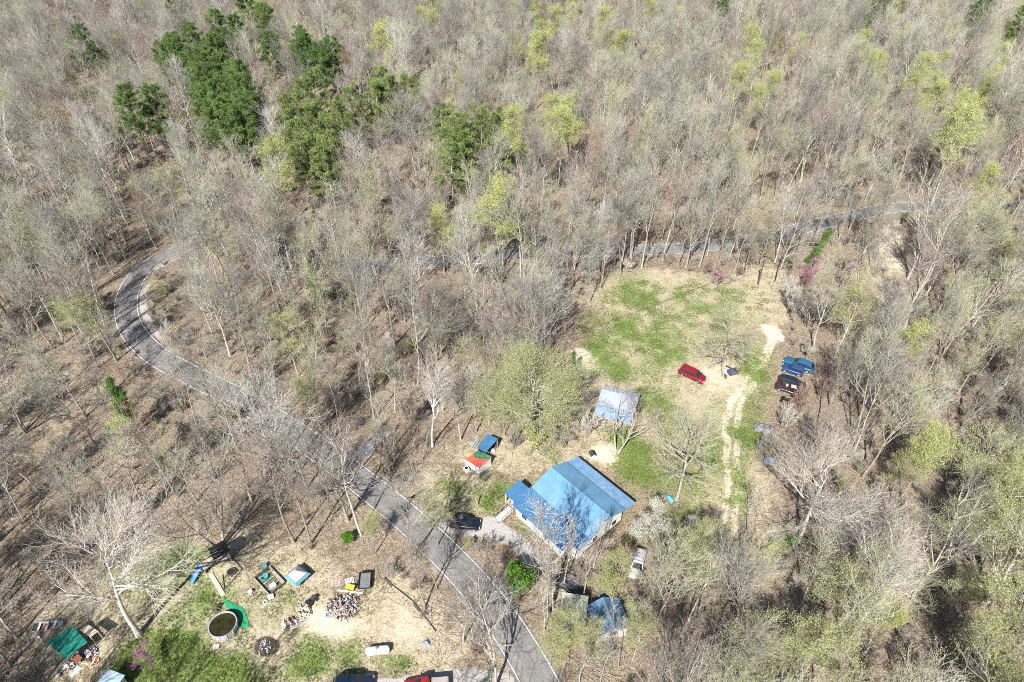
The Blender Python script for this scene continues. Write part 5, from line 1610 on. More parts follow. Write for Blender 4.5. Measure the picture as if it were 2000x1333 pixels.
sc_ = [('sheet_panel', 'tan board lying on the heaped maroon car', 'board', MB().box((0, 0, .03), (.95, .8, .05)), WOODP, local(pm, hm, .9, 0, 1.30)),
       ('scrap_box', 'dark crate on the roof of the maroon car', 'crate', MB().box((0, 0, .15), (.5, .4, .3)).box((0, 0, .31), (.54, .44, .03)), DARKM, local(pm, hm, -.9, .2, 1.30)),
       ('scrap_box', 'pink faded box on the roof of the maroon car', 'crate', MB().box((0, 0, .12), (.4, .4, .24)).box((0, 0, .25), (.44, .44, .03)), PINKJ, local(pm, hm, -.3, -.3, 1.30))]
for nm, lb, ct, mb_, mm, lc in sc_:
    simple(nm, lb, ct, mb_, mm, lc, hm + rs.uniform(-.4, .4))
t = thing('loader_bucket', 'rusty blue grey loader bucket dropped below the lone clearing tree', 'scrap', Z7(675, 755), .35)
bk_ = MB()
bk_.add([(-1.0, -.5, .05), (1.0, -.5, .05), (1.0, .5, .05), (-1.0, .5, .05), (-1.0, .65, .75), (1.0, .65, .75), (-1, .58, .75), (1, .58, .75), (-1, .42, .1), (1, .42, .1), (-1, -.5, .1), (1, -.5, .1)],
        [(0, 1, 2, 3), (3, 2, 5, 4), (4, 5, 7, 6), (6, 7, 9, 8), (8, 9, 11, 10), (10, 11, 1, 0), (0, 3, 4, 6, 8, 10), (1, 2, 5, 7, 9, 11)])
bk_.build('bucket', mat('blue_grey_steel', (.05, .08, .14), .6, noise=.4, scale=3), t)
MB().box((.2, 1.0, .35), (.16, 2.2, .2), (0, .05, .5)).build('arm', DARKM, t)
MB().box((1.35, .2, .25), (.9, .5, .12), (0, 0, .5)).build('brace', RUST, t)
MB().box((.1, -.1, .14), (1.1, .5, .05), (0, 0, .2)).build('plate', RUST, t)
simple('scrap_stand', 'small dark steel stand left of the loader bucket', 'scrap', MB().box((0, 0, .3), (.12, .9, .6)).box((.25, .3, .1), (.6, .12, .12)), DARKM, Z7(605, 790), .2)
simple('bare_log', 'short grey log lying left of the loader bucket', 'log', MB().tube([(-.7, 0, .14), (0, .05, .15), (.7, 0, .13)], .12, 8), WOOD, Z7(585, 765), 1.2)
# tarp covered scrap heap
hp = MB(); rs = random.Random(9); N_ = 13
vs, fs = [], []
for j in range(9):
    for i in range(N_):
        u, v = i / (N_ - 1) * 2 - 1, j / 8 * 2 - 1
        h = max(0, 1 - u * u) ** .6 * max(0, 1 - v * v) ** .6 * (.75 + rs.uniform(-.16, .16))
        vs.append((u * 1.75, v * 1.05, h + .01))
for j in range(8):
    for i in range(N_ - 1):
        k = j * N_ + i; fs.append((k, k + 1, k + N_ + 1, k + N_))
hp.add(vs, fs)
simple('covered_heap', 'scrap heap under a black and white torn sheet beside the dirt track', 'heap', hp, mat('torn_sheet', (.05, .045, .05), .6, noise=.5, scale=1.6, col2=(.26, .26, .29)), Z7(945, 1235), -.3)
t = thing('barrel', 'light blue plastic barrel lying at the foot of the big driveway tree', 'barrel', P(1309, 979), heading(P(1303, 972), P(1314, 986)))
MB().lathe([(.10, -.62), (.30, -.62), (.34, -.5), (.35, 0), (.34, .5), (.30, .62), (.10, .62)], (0, 0, .36), 16, axis='x').build('body', SKYB, t, True)
MB().lathe([(.02, .62), (.1, .62), (.1, .68), (.02, .68)], (0, .12, .36), 10, axis='x').build('cap', BLACK, t)

# ---- poles and wires
def pole(px, py, h, label, lean=(0, 0)):
    p = P(px, py)
    t = thing('utility_pole', label, 'utility pole', p)
    MB().tube([(0, 0, -.2), (lean[0] * .5, lean[1] * .5, h / 2), (lean[0], lean[1], h)], [.17, .15, .12], 10).build('shaft', WOODD, t)
    MB().box((lean[0], lean[1], h - .4), (1.4, .1, .12), (0, 0, .7)).build('crossarm', WOODD, t)
    return Vector((p.x + lean[0], p.y + lean[1], h - .35))


ta = pole(1480, 556, 6.3, 'dark wooden utility pole at the top right of the clearing')
tb = pole(952, 757, 6.3, 'wooden utility pole left of the big olive tree', (-.2, 0))
for k, (lb, off) in enumerate((('upper black wire sagging across the clearing', .55), ('lower black wire sagging across the clearing', -.55))):
    pts = []
    for i in range(25):
        f = i / 24
        p = ta.lerp(tb, f); p.z += .05 - 1.1 * 4 * f * (1 - f)
        p += Vector((.7, .7, 0)).normalized() * off
        pts.append(p)
    simple('power_line', lb, 'wire', MB().tube(pts, .022, 5), BLACK)
simple('marker_post', 'pink wooden post leaning in the lawn by the black suv', 'post', MB().tube([(0, 0, -.1), (-.35, .05, 1.9)], .09, 8), mat('pinkish_post', (.50, .36, .32), .8, noise=.2, scale=3), P(934, 988), 0)
t = thing('mailbox', 'black mailbox on a post beside the road', 'mailbox', P(800, 982), .6)
MB().tube([(0, 0, -.1), (0, 0, 1.1)], .06, 8).build('post', WOODD, t)
MB().box((0, 0, 1.22), (.55, .24, .26)).tube([(-.275, 0, 1.34), (.275, 0, 1.34)], .12, 10).build('body', BLACK, t)
simple('white_statue', 'small white barrel standing at the woods edge above the road', 'barrel', MB().lathe([(.2, 0), (.3, .05), (.33, .5), (.3, .95), (.1, 1.05)], seg=12), WHITEP, P(687, 776), 0, True)

# ---- the two old trailers under the budding trees
t = thing('camper_trailer', 'old pale camper trailer hidden behind budding trees', 'trailer', P(1117, 1225), heading(P(1092, 1232), P(1142, 1240)))
MB().box((0, .9, 1.45), (3.2, 4.2, 2.3)).build('body', mat('cream_siding', (.46, .46, .38), .7, noise=.12, scale=1.2), t)
MB().box((0, .9, 2.64), (3.4, 4.4, .08)).build('roof', mat('mossy_white_roof', (.42, .44, .34), .75, noise=.16, scale=.8), t)
wn = MB().box((0, -1.23, 1.6), (1.2, .06, .8)).build('window', WHITEG, t); MB().box((0, -1.265, 1.6), (1.04, .03, .66)).build('pane', GLASS, wn)
MB().box((1.63, .4, 1.25), (.06, .8, 1.8)).build('door', WHITEG, t)
for x in (-1.5, 1.5): MB().lathe([(.1, -.1), (.33, -.1), (.36, 0), (.33, .1), (.1, .1)], (x * .9, .9, .34), 14, axis='y').build('wheel', TYRE, t)
t = thing('cabin', 'blue roofed cabin with white gable behind budding trees', 'cabin', P(1195, 1248), heading(P(1178, 1255), P(1222, 1243)))
MB().add([(-1.9, 0, 0), (1.9, 0, 0), (1.9, 3.6, 0), (-1.9, 3.6, 0), (-1.9, 0, 2.2), (1.9, 0, 2.2), (1.9, 3.6, 2.2), (-1.9, 3.6, 2.2), (0, 0, 3.25), (0, 3.6, 3.25)],
         [(3, 2, 1, 0), (0, 1, 5, 8, 4), (2, 3, 7, 9, 6), (1, 2, 6, 5), (3, 0, 4, 7), (4, 8, 9, 7), (5, 6, 9, 8)]).build('wall', WHITE, t)
cr = MB()
roof_sheet(cr, (0, -.35, 3.42), (0, 3.95, 3.42), (-2.3, 3.95, 2.12), (-2.3, -.35, 2.12))
roof_sheet(cr, (0, -.35, 3.42), (0, 3.95, 3.42), (2.3, 3.95, 2.12), (2.3, -.35, 2.12))
cr.build('roof', mat('faded_blue_roof', (.10, .19, .30), .55, noise=.2, scale=.8), t)
wn = MB().box((0, -.03, 1.5), (.9, .06, .9)).build('window', WHITEG, t); MB().box((0, -.065, 1.5), (.76, .03, .76)).build('pane', GLASS, wn)

# ---- the yard at the lower left
POOL = P(439, 1227)
t = thing('above_ground_pool', 'round pool of murky brown water with a white rim', 'pool', POOL)
pw = MB().lathe([(1.68, 0), (1.70, .05), (1.70, .98), (1.63, 1.0), (1.63, .05)], seg=40)
pw.build('wall', mat('grey_pool_wall', (.42, .45, .50), .6, noise=.1, scale=2), t)
MB().lathe([(1.63, .82), (1.60, .86), (0.001, .86)][::-1], seg=40).build('water', POOLW, t)
rm = MB(); n = 40; vs = []; fs = []
for r_, z in ((1.66, 1.0), (1.76, 1.0), (1.76, 1.04), (1.66, 1.04)):
    for k in range(n): vs.append((r_ * math.cos(2 * math.pi * k / n), r_ * math.sin(2 * math.pi * k / n), z))
for i in range(4):
    for k in range(n): fs.append((i * n + k, i * n + (k + 1) % n, ((i + 1) % 4) * n + (k + 1) % n, ((i + 1) % 4) * n + k))
rm.add(vs, fs).build('rim', ALU, t)
for k in range(12):
    a = 2 * math.pi * k / 12
    MB().box((1.74 * math.cos(a), 1.74 * math.sin(a), .5), (.09, .14, 1.0), (0, 0, a)).build('upright', WHITEG, t)
q = [Z2(x, y, .0) for x, y in ((140, 720), (185, 745), (275, 780), (315, 860), (327, 925), (285, 938), (262, 905), (245, 840), (200, 800), (160, 785))]
c_ = sum(q, Vector()) / len(q)
mb_ = MB().slab([(p.x - c_.x, p.y - c_.y, .05 + .03 * math.sin(i * 2.1)) for i, p in enumerate(q)][::-1], .03)
simple('green_mat', 'bright green mat curling round the right side of the pool', 'mat', mb_, GREENM, c_)
simple('plank', 'grey plank lying below the pool', 'plank', MB().box((0, 0, .05), (2.3, .2, .05)), WOOD, Z2(200, 1020), heading(Z2(140, 1055), Z2(265, 985)))
simple('plank', 'thin pale plank below the grey one by the pool', 'plank', MB().box((0, 0, .04), (1.4, .1, .04)), WOODP, Z2(195, 1060), heading(Z2(140, 1080), Z2(250, 1030)))
simple('stone_slab', 'grey slab on the ground left below the pool', 'slab', MB().prism([(-.4, -.3), (.35, -.35), (.42, .25), (-.3, .35)], 0, .12), CONC, Z2(85, 1070), .3)
pl = thing('pool_ladder', 'dark wooden ladder frame at the upper left of the pool', 'ladder', Z2(95, 790), heading(Z2(80, 840), Z2(140, 745)))
for s in (-.3, .3): MB().tube([(-.6, s, 0), (-.1, s, 1.3), (.5, s, 0)], .05, 6).build('rail', WOODD, pl)
for k in range(3): MB().box((-.45 + k * .12, 0, .35 + k * .3), (.2, .6, .05)).build('step', WOODD, pl)

# playset with black canopy and blue slide
pb = Z1(1345, 600)
t = thing('playset', 'wooden playset with a black canopy and blue slide', 'playset', pb, heading(Z1(1230, 640), Z1(1400, 540)))
for x, y in ((-.8, -.8), (.8, -.8), (.8, .8), (-.8, .8)):
    MB().box((x, y, 1.35), (.12, .12, 2.7)).build('post', WOOD, t)
MB().box((0, 0, 1.2), (1.9, 1.9, .1)).build('platform', WOOD, t)
cn = MB(); cn.slab([(-1.15, -1.15, 2.55), (1.15, -1.15, 2.55), (1.15, 0, 3.3), (-1.15, 0, 3.3)], .05).slab([(-1.15, 0, 3.3), (1.15, 0, 3.3), (1.15, 1.15, 2.55), (-1.15, 1.15, 2.55)], .05)
cn.build('canopy', BLACKC, t)
sb = MB().tube([(.8, 0, 2.45), (3.4, .3, 2.45)], .07, 6); sb.tube([(3.4, .3, 2.45), (3.7, 1.2, 0)], .06, 6).tube([(3.4, .3, 2.45), (3.7, -.7, 0)], .06, 6)
sb.build('swing_beam', WOODD, t)
MB().box((-1.9, .1, 1.15), (1.7, 1.3, .09)).box((-2.65, .1, .57), (.1, 1.2, 1.1)).build('side_deck', WOOD, t)
for k in range(5): MB().box((-.75 + k * .38, -1.0, .75), (.05, .05, .95)).build('baluster', WOODP, t)
slp = Z1(1228, 650); slq = Z1(1155, 740)
hd = heading(slp, slq)
s_ = MB(); Ls = (slq - slp).length
s_.add([(0, -.3, 1.25), (0, .3, 1.25), (Ls, .3, .18), (Ls, -.3, .18), (0, -.34, 1.42), (0, .34, 1.42), (Ls, .34, .34), (Ls, -.34, .34), (0, -.3, 1.19), (0, .3, 1.19), (Ls, .3, .12), (Ls, -.3, .12)],
       [(0, 1, 2, 3), (0, 3, 7, 4), (1, 5, 6, 2), (8, 11, 10, 9), (4, 7, 11, 8), (5, 9, 10, 6), (3, 2, 10, 11), (0, 8, 9, 1), (7, 3, 11), (6, 10, 2), (0, 4, 8), (1, 9, 5)])
so_ = s_.build('slide', BLUET, None, False, slp, hd)
so_.parent = t; so_.matrix_parent_inverse = (Matrix.Translation(pb) @ Matrix.Rotation(t.rotation_euler[2], 4, 'Z')).inverted()
simple('plank_walk', 'pale wide plank walk running down from the playset to the pool', 'plank', MB().box((0, 0, .12), ((Z1(1265, 680) - Z1(1345, 815)).length, .55, .06)).box((0, 0, .045), (2.0, .1, .09)), WOODP, (Z1(1265, 680) + Z1(1345, 815)) / 2, heading(Z1(1265, 680), Z1(1345, 815)))
t = thing('small_trampoline', 'small dark round trampoline right of the playset', 'trampoline', Z1(1393, 675))
MB().lathe([(.001, .27), (.52, .27), (.52, .29), (.001, .29)], seg=24).build('bed', BLACKC, t)
rg_ = MB(); n = 24; vs = []; fs = []
for k in range(n):
    a = 2 * math.pi * k / n
    for r_, z in ((.50, .25), (.62, .25), (.62, .32), (.50, .32)): vs.append((r_ * math.cos(a), r_ * math.sin(a), z))
for k in range(n):
    for i in range(4): fs.append((k * 4 + i, k * 4 + (i + 1) % 4, ((k + 1) % n) * 4 + (i + 1) % 4, ((k + 1) % n) * 4 + i))
rg_.add(vs, fs).build('rim', WOODD, t)
for k in range(4): MB().tube([(.55 * math.cos(k * 1.57 + .5), .55 * math.sin(k * 1.57 + .5), 0), (.55 * math.cos(k * 1.57 + .5), .55 * math.sin(k * 1.57 + .5), .26)], .03, 6).build('leg', DARKM, t)
fr = MB()
A_, B_, C_ = Z1(1400, 590), Z1(1458, 655), Z1(1350, 780)
o3 = B_
fr.tube([A_ - o3 + Vector((0, 0, .1)), Vector((0, 0, .1))], .07, 6).tube([Vector((0, 0, .1)), C_ - o3 + Vector((0, 0, .1))], .07, 6).tube([C_ - o3 + Vector((0, 0, .1)), Z1(1340, 690) - o3 + Vector((0, 0, .1))], .06, 6)
simple('timber_frame', 'fallen dark timber frame lying around the small trampoline', 'frame', fr, WOODD, o3)

# pen of boards with teal tub
pc_ = Z2(480, 590)
hp_ = heading(Z2(370, 570), Z2(480, 690))
t = thing('board_pen', 'low wooden pen of loose boards in the middle of the yard', 'pen', pc_, hp_)
Lp = (Z2(370, 570) - Z2(470, 700)).length; Wp = (Z2(370, 570) - Z2(480, 480)).length
for y in (-Wp / 2, Wp / 2): MB().box((0, y, .22), (Lp, .12, .44)).build('side_board', WOOD, t)
for x in (-Lp / 2, Lp / 2): MB().box((x, 0, .22), (.12, Wp, .44)).build('end_board', WOODD, t)
for k in range(3): MB().box((-Lp * .3 + k * Lp * .3, .1, .42), (.14, Wp * .8, .05), (0, 0, .15 * (k - 1))).build('cross_board', WOOD, t)
MB().box((0, 0, .03), (Lp - .2, Wp - .2, .04)).build('floor_mat', mat('dull_green_floor', (.12, .15, .10), .9, noise=.4, scale=3), t)
simple('plastic_tub', 'teal plastic tub inside the board pen', 'tub', MB().lathe([(.25, .08), (.42, .1), (.5, .5), (.46, .5), (.38, .14), (.01, .13)], seg=14), TEAL, Z2(445, 565))
simple('plastic_chair', 'blue grey seat pad at the top corner of the board pen', 'seat', MB().box((0, 0, .28), (.6, .6, .08)).box((0, .3, .5), (.6, .07, .5)).box((-.25, -.25, .13), (.06, .06, .26)).box((.25, -.25, .13), (.06, .06, .26)), TEALD, Z2(442, 490), -.6)
simple('crate', 'pale grey crate at the lower right end of the board pen', 'crate', MB().box((0, 0, .25), (.8, .55, .5)).box((0, 0, .52), (.84, .6, .04)), WHITEG, Z2(505, 630), .8)
simple('long_board', 'long weathered board leaning along the right of the board pen', 'board', MB().box((0, 0, .3), (3.2, .32, .06), (0, -.08, 0)), WOOD, Z2(535, 560), heading(Z2(470, 480), Z2(590, 630)))
simple('bucket', 'white bucket left of the board pen', 'bucket', MB().lathe([(.22, 0), (.28, .5), (.31, .5), (.31, .56), (.01, .56)], seg=14).box((.2, .2, .2), (.3, .2, .35)), WHITEP, Z2(340, 680))
simple('tyre', 'white painted tyre below the board pen', 'tyre', MB().lathe([(.16, .02), (.3, .0), (.34, .1), (.3, .2), (.16, .18), (.16, .02)], seg=18), WHITEG, Z2(447, 745))
simple('plastic_box', 'grubby white box beside the white tyre', 'box', MB().box((0, 0, .2), (.7, .5, .4)).box((0, 0, .42), (.74, .54, .05)), WHITEG, Z2(490, 710), .4)
# teal playhouse
ph = thing('playhouse', 'grey playhouse with a hipped roof and teal lower band', 'playhouse', Z2(695, 570), heading(Z2(610, 540), Z2(695, 615)))
MB().box((0, 0, .55), (1.75, 1.75, 1.1)).build('wall', GREYF, ph)
MB().add([(-1.25, -1.25, .95), (1.25, -1.25, .95), (1.25, 1.25, .95), (-1.25, 1.25, .95), (-.9, -.9, 1.3), (.9, -.9, 1.3), (.9, .9, 1.3), (-.9, .9, 1.3)], [(0, 1, 5, 4), (1, 2, 6, 5), (2, 3, 7, 6), (3, 0, 4, 7), (3, 2, 1, 0)]).build('roof_band', TEALD, ph)
MB().add([(-.92, -.92, 1.29), (.92, -.92, 1.29), (.92, .92, 1.29), (-.92, .92, 1.29), (-.12, 0, 2.15), (.12, 0, 2.15)], [(0, 1, 5, 4), (1, 2, 5), (2, 3, 4, 5), (3, 0, 4), (3, 2, 1, 0)]).build('roof', mat('grey_roof_fabric', (.46, .45, .47), .7, noise=.12, scale=2), ph)
MB().box((.886, 0, .45), (.03, .6, .85)).build('opening', DARKM, ph)
simple('small_sign', 'small pink and white board on the grass right of the playhouse', 'board', MB().box((0, 0, .05), (.5, .4, .06)).box((0, 0, .09), (.3, .2, .03)), PINKJ, Z2(800, 575), .6)
# lattice, pallets, yellow sheet
lt = MB()
for k in range(6): lt.box((-.75 + k * .3, 0, .05), (.05, 1.5, .03)).box((0, -.75 + k * .3, .083), (1.5, .05, .03))
simple('lattice_panel', 'pinkish lattice panel lying near the junk heap', 'lattice', lt, PINKJ, Z2(965, 555), .25)
pallet(Z2(970, 605), .2, 'pinkish pallet just below the lattice panel', PINKJ)
simple('yellow_sheet', 'yellow sheet on the scrap beside the mesh trailer', 'sheet', MB().box((0, 0, .75), (1.15, .65, .05)).box((-.4, 0, .37), (.08, .5, .72)).box((.4, 0, .37), (.08, .5, .72)), YELLOW, Z2(1078, 650), -.15)
pallet(Z2(1070, 590), .3, 'weathered pallet above the yellow sheet', WHITEG)
simple('long_board', 'long white board lying between junk heap and mesh trailer', 'board', MB().box((0, 0, .12), (3.6, .22, .06)), WHITEG, Z2(1070, 668), -.12)
t = thing('utility_trailer', 'dark utility trailer with a grey mesh bed parked by the junk', 'trailer', Z2(1185, 600), heading(Z2(1180, 650), Z2(1190, 540)))
Lt = (Z2(1130, 640) - Z2(1140, 525)).length
MB().box((0, 0, .55), (Lt, 1.5, .06)).build('bed', MESHB, t)
for s in (-1, 1): MB().box((0, s * .78, .72), (Lt, .06, .34)).build('side_rail', BLACK, t)
MB().box((Lt / 2, 0, .72), (.06, 1.56, .34)).box((-Lt / 2, 0, .62), (.06, 1.56, .14)).build('end_rail', BLACK, t)
for s in (-1, 1): MB().lathe([(.08, -.1), (.28, -.1), (.32, 0), (.28, .1), (.08, .1)], (0, s * .92, .32), 14, axis='y').build('wheel', TYRE, t)
MB().tube([(-Lt / 2, 0, .5), (-Lt / 2 - 1.0, 0, .4)], .05, 6).build('hitch', DARKM, t)


def debris(name, label, centre, rx, ry, n, seed, pal, hmax=.8):
    """a heap of small scraps nobody could count"""
    r_ = random.Random(seed); b_ = MB()
    for i in range(n):
        a, d_ = r_.uniform(0, 6.28), math.sqrt(r_.random())
        x, y = math.cos(a) * d_ * rx, math.sin(a) * d_ * ry
        h = hmax * (1 - d_ * d_) * r_.uniform(.2, 1)
        k = r_.random()
        s = (r_.uniform(.12, .42), r_.uniform(.08, .30), r_.uniform(.03, .2)) if k < .7 else (r_.uniform(.6, 1.4), .06, .04)
        b_.box((x, y, h + s[2] / 2 + .01), s, (r_.uniform(-.5, .5) * min(1, hmax * 1.6), r_.uniform(-.5, .5) * min(1, hmax * 1.6), r_.uniform(0, 3.1)), r_.randrange(len(pal)))
    o = b_.build(name, pal, None, False, centre)
    return tag(o, label, 'heap', None, 'stuff')


PAL = [WHITEG, GREYF, WOODD, TEALD, PINKJ, DARKM, GREYB, WOOD, GREYB, WHITEG, GREYB, WOODP, DARKM, GREYF, RUST, WOODD]
debris('scrap_debris', 'big heap of mixed white grey and dark scrap in the yard', Z2(1020, 780), 2.3, 1.9, 260, 1, PAL)
debris('scrap_debris', 'loose white and yellow scrap left of the big heap', Z2(730, 810), 1.1, 1.0, 90, 2, [WHITEG, WHITEP, YELLOW, GREYF, WOODD, WOODP], .5)
debris('scrap_debris', 'small scrap around the orange chair', Z2(630, 900), 1.0, .8, 50, 3, [WHITEG, RUST, GREYF, BROWNB, WHITEP, BLUET], .3)
debris('ash_debris', 'ashes and burnt scraps in the fire pit', Z2(440, 1070), .7, .85, 60, 4, [GREYF, DARKM, GREYB, WOODD, WHITEG], .06)
debris('scrap_debris', 'scattered pale junk under the trees at the left edge', Z1(300, 630), 1.5, .8, 40, 5, [WHITEG, PINKJ, BROWNB, GREYF], .3)
debris('scrap_debris', 'junk strewn along the edge of the green tarp shelter', ZB(1180, 850), 1.0, .9, 60, 6, [WHITEG, DARKM, RUST, GREYF, BLUET], .4)
debris('scrap_debris', 'white and orange junk right of the red brown board', ZB(1230, 980), .8, .5, 30, 7, [WHITEG, ORANGE, WHITEP, DARKM], .3)
debris('scrap_debris', 'pale slats and junk below the red brown board', ZB(840, 1040), .8, .7, 40, 8, [WHITEG, PINKJ, BROWNB, DARKM, WHITEP], .35)
t = thing('garden_chair', 'orange plastic chair lying in the yard scrap', 'chair', Z2(640, 880), .8)
MB().box((0, 0, .4), (.55, .55, .06)).build('seat', ORANGE, t)
MB().box((-.28, 0, .66), (.06, .55, .5), (0, -.15, 0)).build('backrest', ORANGE, t)
for x in (-.23, .23):
    for y in (-.23, .23): MB().box((x, y, .19), (.05, .05, .38)).build('leg', ORANGE, t)
t = thing('riding_mower', 'dark old riding mower at the top of the scrap row', 'mower', Z2(790, 740), .9)
MB().box((.35, 0, .5), (.8, .5, .35)).box((-.4, 0, .38), (.7, .75, .12)).build('body', DARKM, t)
MB().box((-.4, 0, .62), (.4, .42, .3)).build('seat', BLACK, t)
for x, r_ in ((.55, .2), (-.5, .28)):
    for s in (-1, 1): MB().lathe([(.05, -.09), (r_ * .9, -.09), (r_, 0), (r_ * .9, .09), (.05, .09)], (x, s * .42, r_), 12, axis='y').build('wheel', TYRE, t)
simple('round_lid', 'round grey metal lid at the left of the big scrap heap', 'lid', MB().lathe([(.28, .04), (.38, .05), (.4, .1), (.3, .12), (.001, .13)], seg=18), GALVB, Z2(912, 845))
t = thing('propane_tank', 'long white propane tank with a dome on the grass', 'propane tank', P(739, 1276), heading(P(714, 1278), P(764, 1273)))
MB().lathe([(.02, -1.52), (.22, -1.49), (.40, -1.38), (.50, -1.2), (.52, -1.0), (.52, 1.0), (.50, 1.2), (.40, 1.38), (.22, 1.49), (.02, 1.52)], (0, 0, .72), 24, axis='x').build('body', WHITEP, t, True)
MB().lathe([(.19, 1.20), (.19, 1.36), (.15, 1.42), (.02, 1.44)], (-.05, 0, 0), 16).build('dome', mat('blue_grey_dome', (.18, .24, .36), .5), t, True)
for x in (-.85, .85):
    for s in (-.25, .25): MB().box((x, s, .13), (.12, .1, .26)).build('leg', WHITEG, t)
rk = MB(); rk.add([(-.6, -.4, 0), (.5, -.5, 0), (.7, .3, 0), (-.3, .6, 0), (-.35, -.2, .45), (.3, -.25, .55), (.35, .15, .5), (-.15, .3, .42)], [(3, 2, 1, 0), (4, 5, 6, 7), (0, 1, 5, 4), (1, 2, 6, 5), (2, 3, 7, 6), (3, 0, 4, 7)])
simple('tarp_bundle', 'grey blue bundle on the dry lawn right of the propane tank', 'bundle', rk, mat('grey_blue_tarp', (.30, .34, .36), .7, noise=.3, scale=3), P(831, 1260), .6)
# timber edging between lawn and roadside strip
pts = [at(x, y, 700, 1000, 4.002) for x, y in ((200, 525), (265, 590), (340, 650), (430, 720), (480, 790), (540, 870), (600, 950))]
wl = thing('retaining_wall', 'low dark timber edging between dry lawn and roadside brush', 'wall', pts[0])
for i, (a, b) in enumerate(zip(pts[:-1], pts[1:])):
    p = (a + b) / 2 - pts[0]
    MB().box((p.x, p.y, .16), ((b - a).length * .98, .2, .32), (0, .03 * (-1) ** i, heading(a, b))).build('beam', WOOD if i % 3 else WOODD, wl)
# boat
t = thing('jon_boat', 'white aluminium boat full of leaves beside the green tarp', 'boat', ZB(490, 400), heading(ZB(240, 440), ZB(740, 380)))
Lb = (ZB(240, 440) - ZB(745, 380)).length
sec = [(-Lb / 2, .62, .0), (-Lb * .2, .68, 0), (Lb * .15, .66, .02), (Lb * .36, .46, .12), (Lb / 2, .24, .25)]
vs = []; fs = []
for x, hw, zb in sec:
    vs += [(x, -hw * .8, zb + .05), (x, -hw, .55 + zb * .4), (x, -hw + .07, .55 + zb * .4), (x, -hw * .8 + .06, zb + .10), (x, hw * .8 - .06, zb + .10), (x, hw - .07, .55 + zb * .4), (x, hw, .55 + zb * .4), (x, hw * .8, zb + .05)]
for i in range(4):
    for k in range(8): fs.append((i * 8 + k, i * 8 + (k + 1) % 8, (i + 1) * 8 + (k + 1) % 8, (i + 1) * 8 + k))
for i in (0, 4):
    for f in ((0, 1, 2, 3), (4, 5, 6, 7), (0, 3, 4, 7)): fs.append(tuple(i * 8 + k for k in f))
mb_ = MB().add(vs, fs)
mb_.box((-Lb / 2 + .02, 0, .32), (.05, 1.2, .48)).box((Lb / 2 - .03, 0, .48), (.05, .46, .34))
mb_.build('hull', ALU, t)
for x in (-Lb * .30, -Lb * .03, Lb * .22): MB().box((x, 0, .40), (.28, 1.16 if x < .5 else 1.0, .06)).build('seat', WHITEP, t)
MB().box((-.1, 0, .14), (Lb * .72, 1.0, .05)).build('leaf_bed', mat('boat_leaves', (.24, .12, .06), .9, noise=.5, scale=5), t)
MB().box((-Lb * .42, 0, .45), (.45, 1.1, .05)).build('stern_deck', DARKM, t)
# tarp shelter
q = [ZB(450, 645, 1.7), ZB(775, 945, 1.5), ZB(1140, 650, 2.0), ZB(880, 370, 2.1)]
c_ = sum(q, Vector()) / 4; c_.z = 0
t = thing('tarp_shelter', 'shelter under a wrinkled dark green tarp beside the boat', 'shelter', c_)
vs = []; fs = []; n = 15; rs = random.Random(2)
for j in range(n):
    for i in range(n):
        u, v = i / (n - 1), j / (n - 1)
        p = q[0].lerp(q[1], u).lerp(q[3].lerp(q[2], u), v) - c_
        p.z += -.28 * math.sin(math.pi * u) * math.sin(math.pi * v) * .5 + .05 * math.sin(u * 17 + v * 6) + rs.uniform(-.05, .05)
        vs.append(p)
for j in range(n - 1):
    for i in range(n - 1):
        k = j * n + i; fs.append((k, k + 1, k + n + 1, k + n))
MB().add(vs, fs).build('tarp', GREENT, t, True)
for p in q:
    MB().box(((p.x - c_.x) * .93, (p.y - c_.y) * .93, (p.z - .1) / 2), (.09, .09, p.z - .1)).build('post', WOODD, t)
q = [ZB(1000, 430, 2.0), ZB(1190, 570, 2.0), ZB(1330, 465, 2.3), ZB(1120, 330, 2.3)]
c_ = sum(q, Vector()) / 4; c_.z = 0
t = thing('plank_lean_to', 'open lean-to of weathered boards right of the green tarp shelter', 'shelter', c_)
for k in range(6):
    f0, f1 = k / 6 + .008, (k + 1) / 6 - .008
    a, b = q[0].lerp(q[1], f0) - c_, q[0].lerp(q[1], f1) - c_
    c2, d2 = q[3].lerp(q[2], f1) - c_, q[3].lerp(q[2], f0) - c_
    MB().slab([a, b, c2, d2], .05).build('roof_board', WOOD if k % 3 else WOODD, t)
for p in q:
    MB().box(((p.x - c_.x) * .9, (p.y - c_.y) * .9, (p.z - .08) / 2), (.1, .1, p.z - .08)).build('post', WOODP, t)
q = [ZB(860, 905, .55), ZB(955, 1020, .55), ZB(1055, 915, .75), ZB(960, 835, .75)]
c_ = sum(q, Vector()) / 4; c_.z = 0
t = thing('board_table', 'red brown board table at the lower edge of the green tarp', 'table', c_)
MB().slab([p - c_ for p in q], .05).build('tabletop', BROWNB, t)
for p in q: MB().box(((p.x - c_.x) * .85, (p.y - c_.y) * .85, (p.z - .05) / 2), (.06, .06, p.z - .05)).build('leg', WOODD, t)
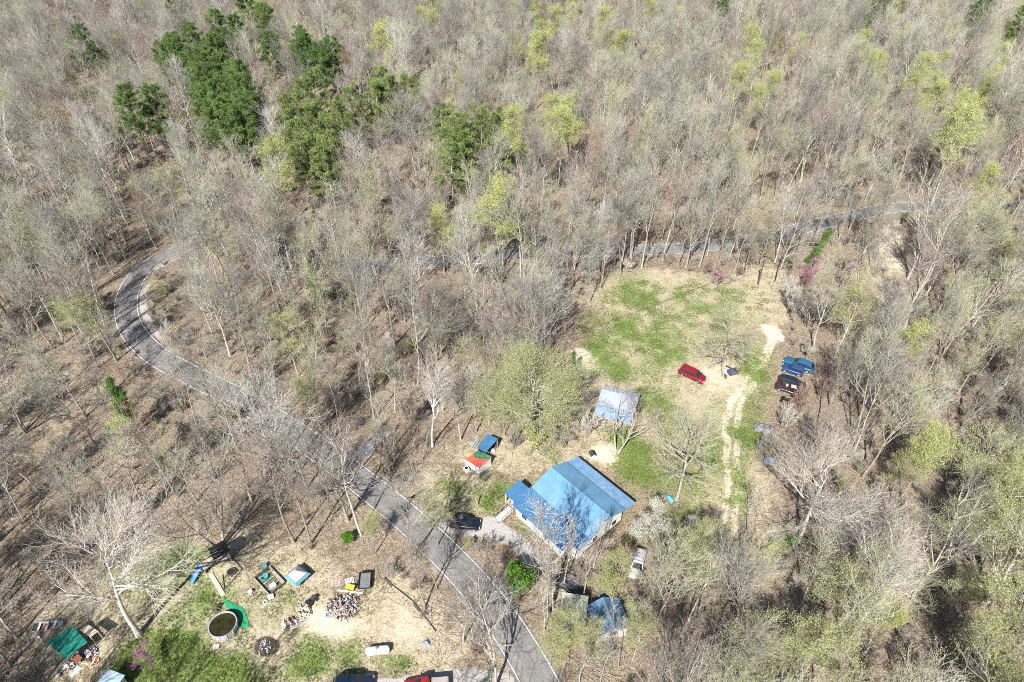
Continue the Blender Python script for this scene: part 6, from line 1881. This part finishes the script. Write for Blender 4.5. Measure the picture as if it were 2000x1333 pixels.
simple('pale_sheet', 'pale flat sheet lying below the red brown table', 'sheet', MB().box((0, 0, .04), (1.3, .8, .04)).box((0, 0, .015), (1.0, .1, .03)), WHITEG, ZB(930, 1150), 1.1)
simple('white_tub', 'small white tub with a dark hole left of the tarp', 'tub', MB().lathe([(.2, 0), (.26, .3), (.22, .3), (.16, .08), (.01, .08)], seg=12).box((.3, 0, .05), (.4, .3, .1)), WHITEP, ZB(310, 600), 0)
simple('garden_ball', 'grey ball on the ground at the bottom left', 'ball', MB().lathe([(.02, 0), (.18, .05), (.27, .22), (.27, .32), (.18, .48), (.02, .54)], seg=14), CONC, ZB(655, 1230), 0, True)
t = thing('garden_shed', 'pale blue roofed shed cut by the bottom left edge', 'shed', P(222, 1352), heading(P(205, 1338), P(228, 1308)))
MB().box((0, 0, 1.0), (2.6, 2.2, 2.0)).build('wall', WHITEG, t)
gs = MB(); gs.slab([(-1.5, -1.35, 2.25), (1.5, -1.35, 2.25), (1.5, 1.35, 2.0), (-1.5, 1.35, 2.0)], .08)
gs.build('roof', mat('pale_blue_sheet', (.33, .45, .55), .5, noise=.08, scale=1), t)
simple('red_container', 'small red can in the woods at lower right', 'can', MB().box((0, 0, .2), (.5, .3, .36)).tube([(.1, 0, .36), (.1, 0, .48)], .06, 8), REDP, Z5(1120, 1165), .4)
simple('rusty_hoop', 'rusty twisted pipe on the grass at the right of the clearing', 'pipe', MB().tube([Vector((-.9, .3, .08)), Vector((-.3, .1, .1)), Vector((0, .25, .12)), Vector((.4, -.1, .1)), Vector((1.0, -.2, .08)), Vector((.5, -.35, .1)), Vector((-.2, -.2, .12))], .09, 6), RUST, Z7(900, 155), -.2)
simple('propane_bottle', 'dark barbecue grill left of the shed roof', 'grill', MB().lathe([(.2, 0), (.22, .5), (.38, .6), (.42, .75), (.36, .92), (.02, 1.0)], seg=14), BLACK, P(1147, 757), 0, True)
simple('tin_box', 'grey blue metal tank under the white limbed tree', 'tank', MB().box((0, 0, .45), (1.3, .8, .7)).box((0, 0, .82), (1.36, .86, .06)).box((-.5, 0, .05), (.1, .6, .1)).box((.5, 0, .05), (.1, .6, .1)), GALVB, P(1500, 904), -.4)
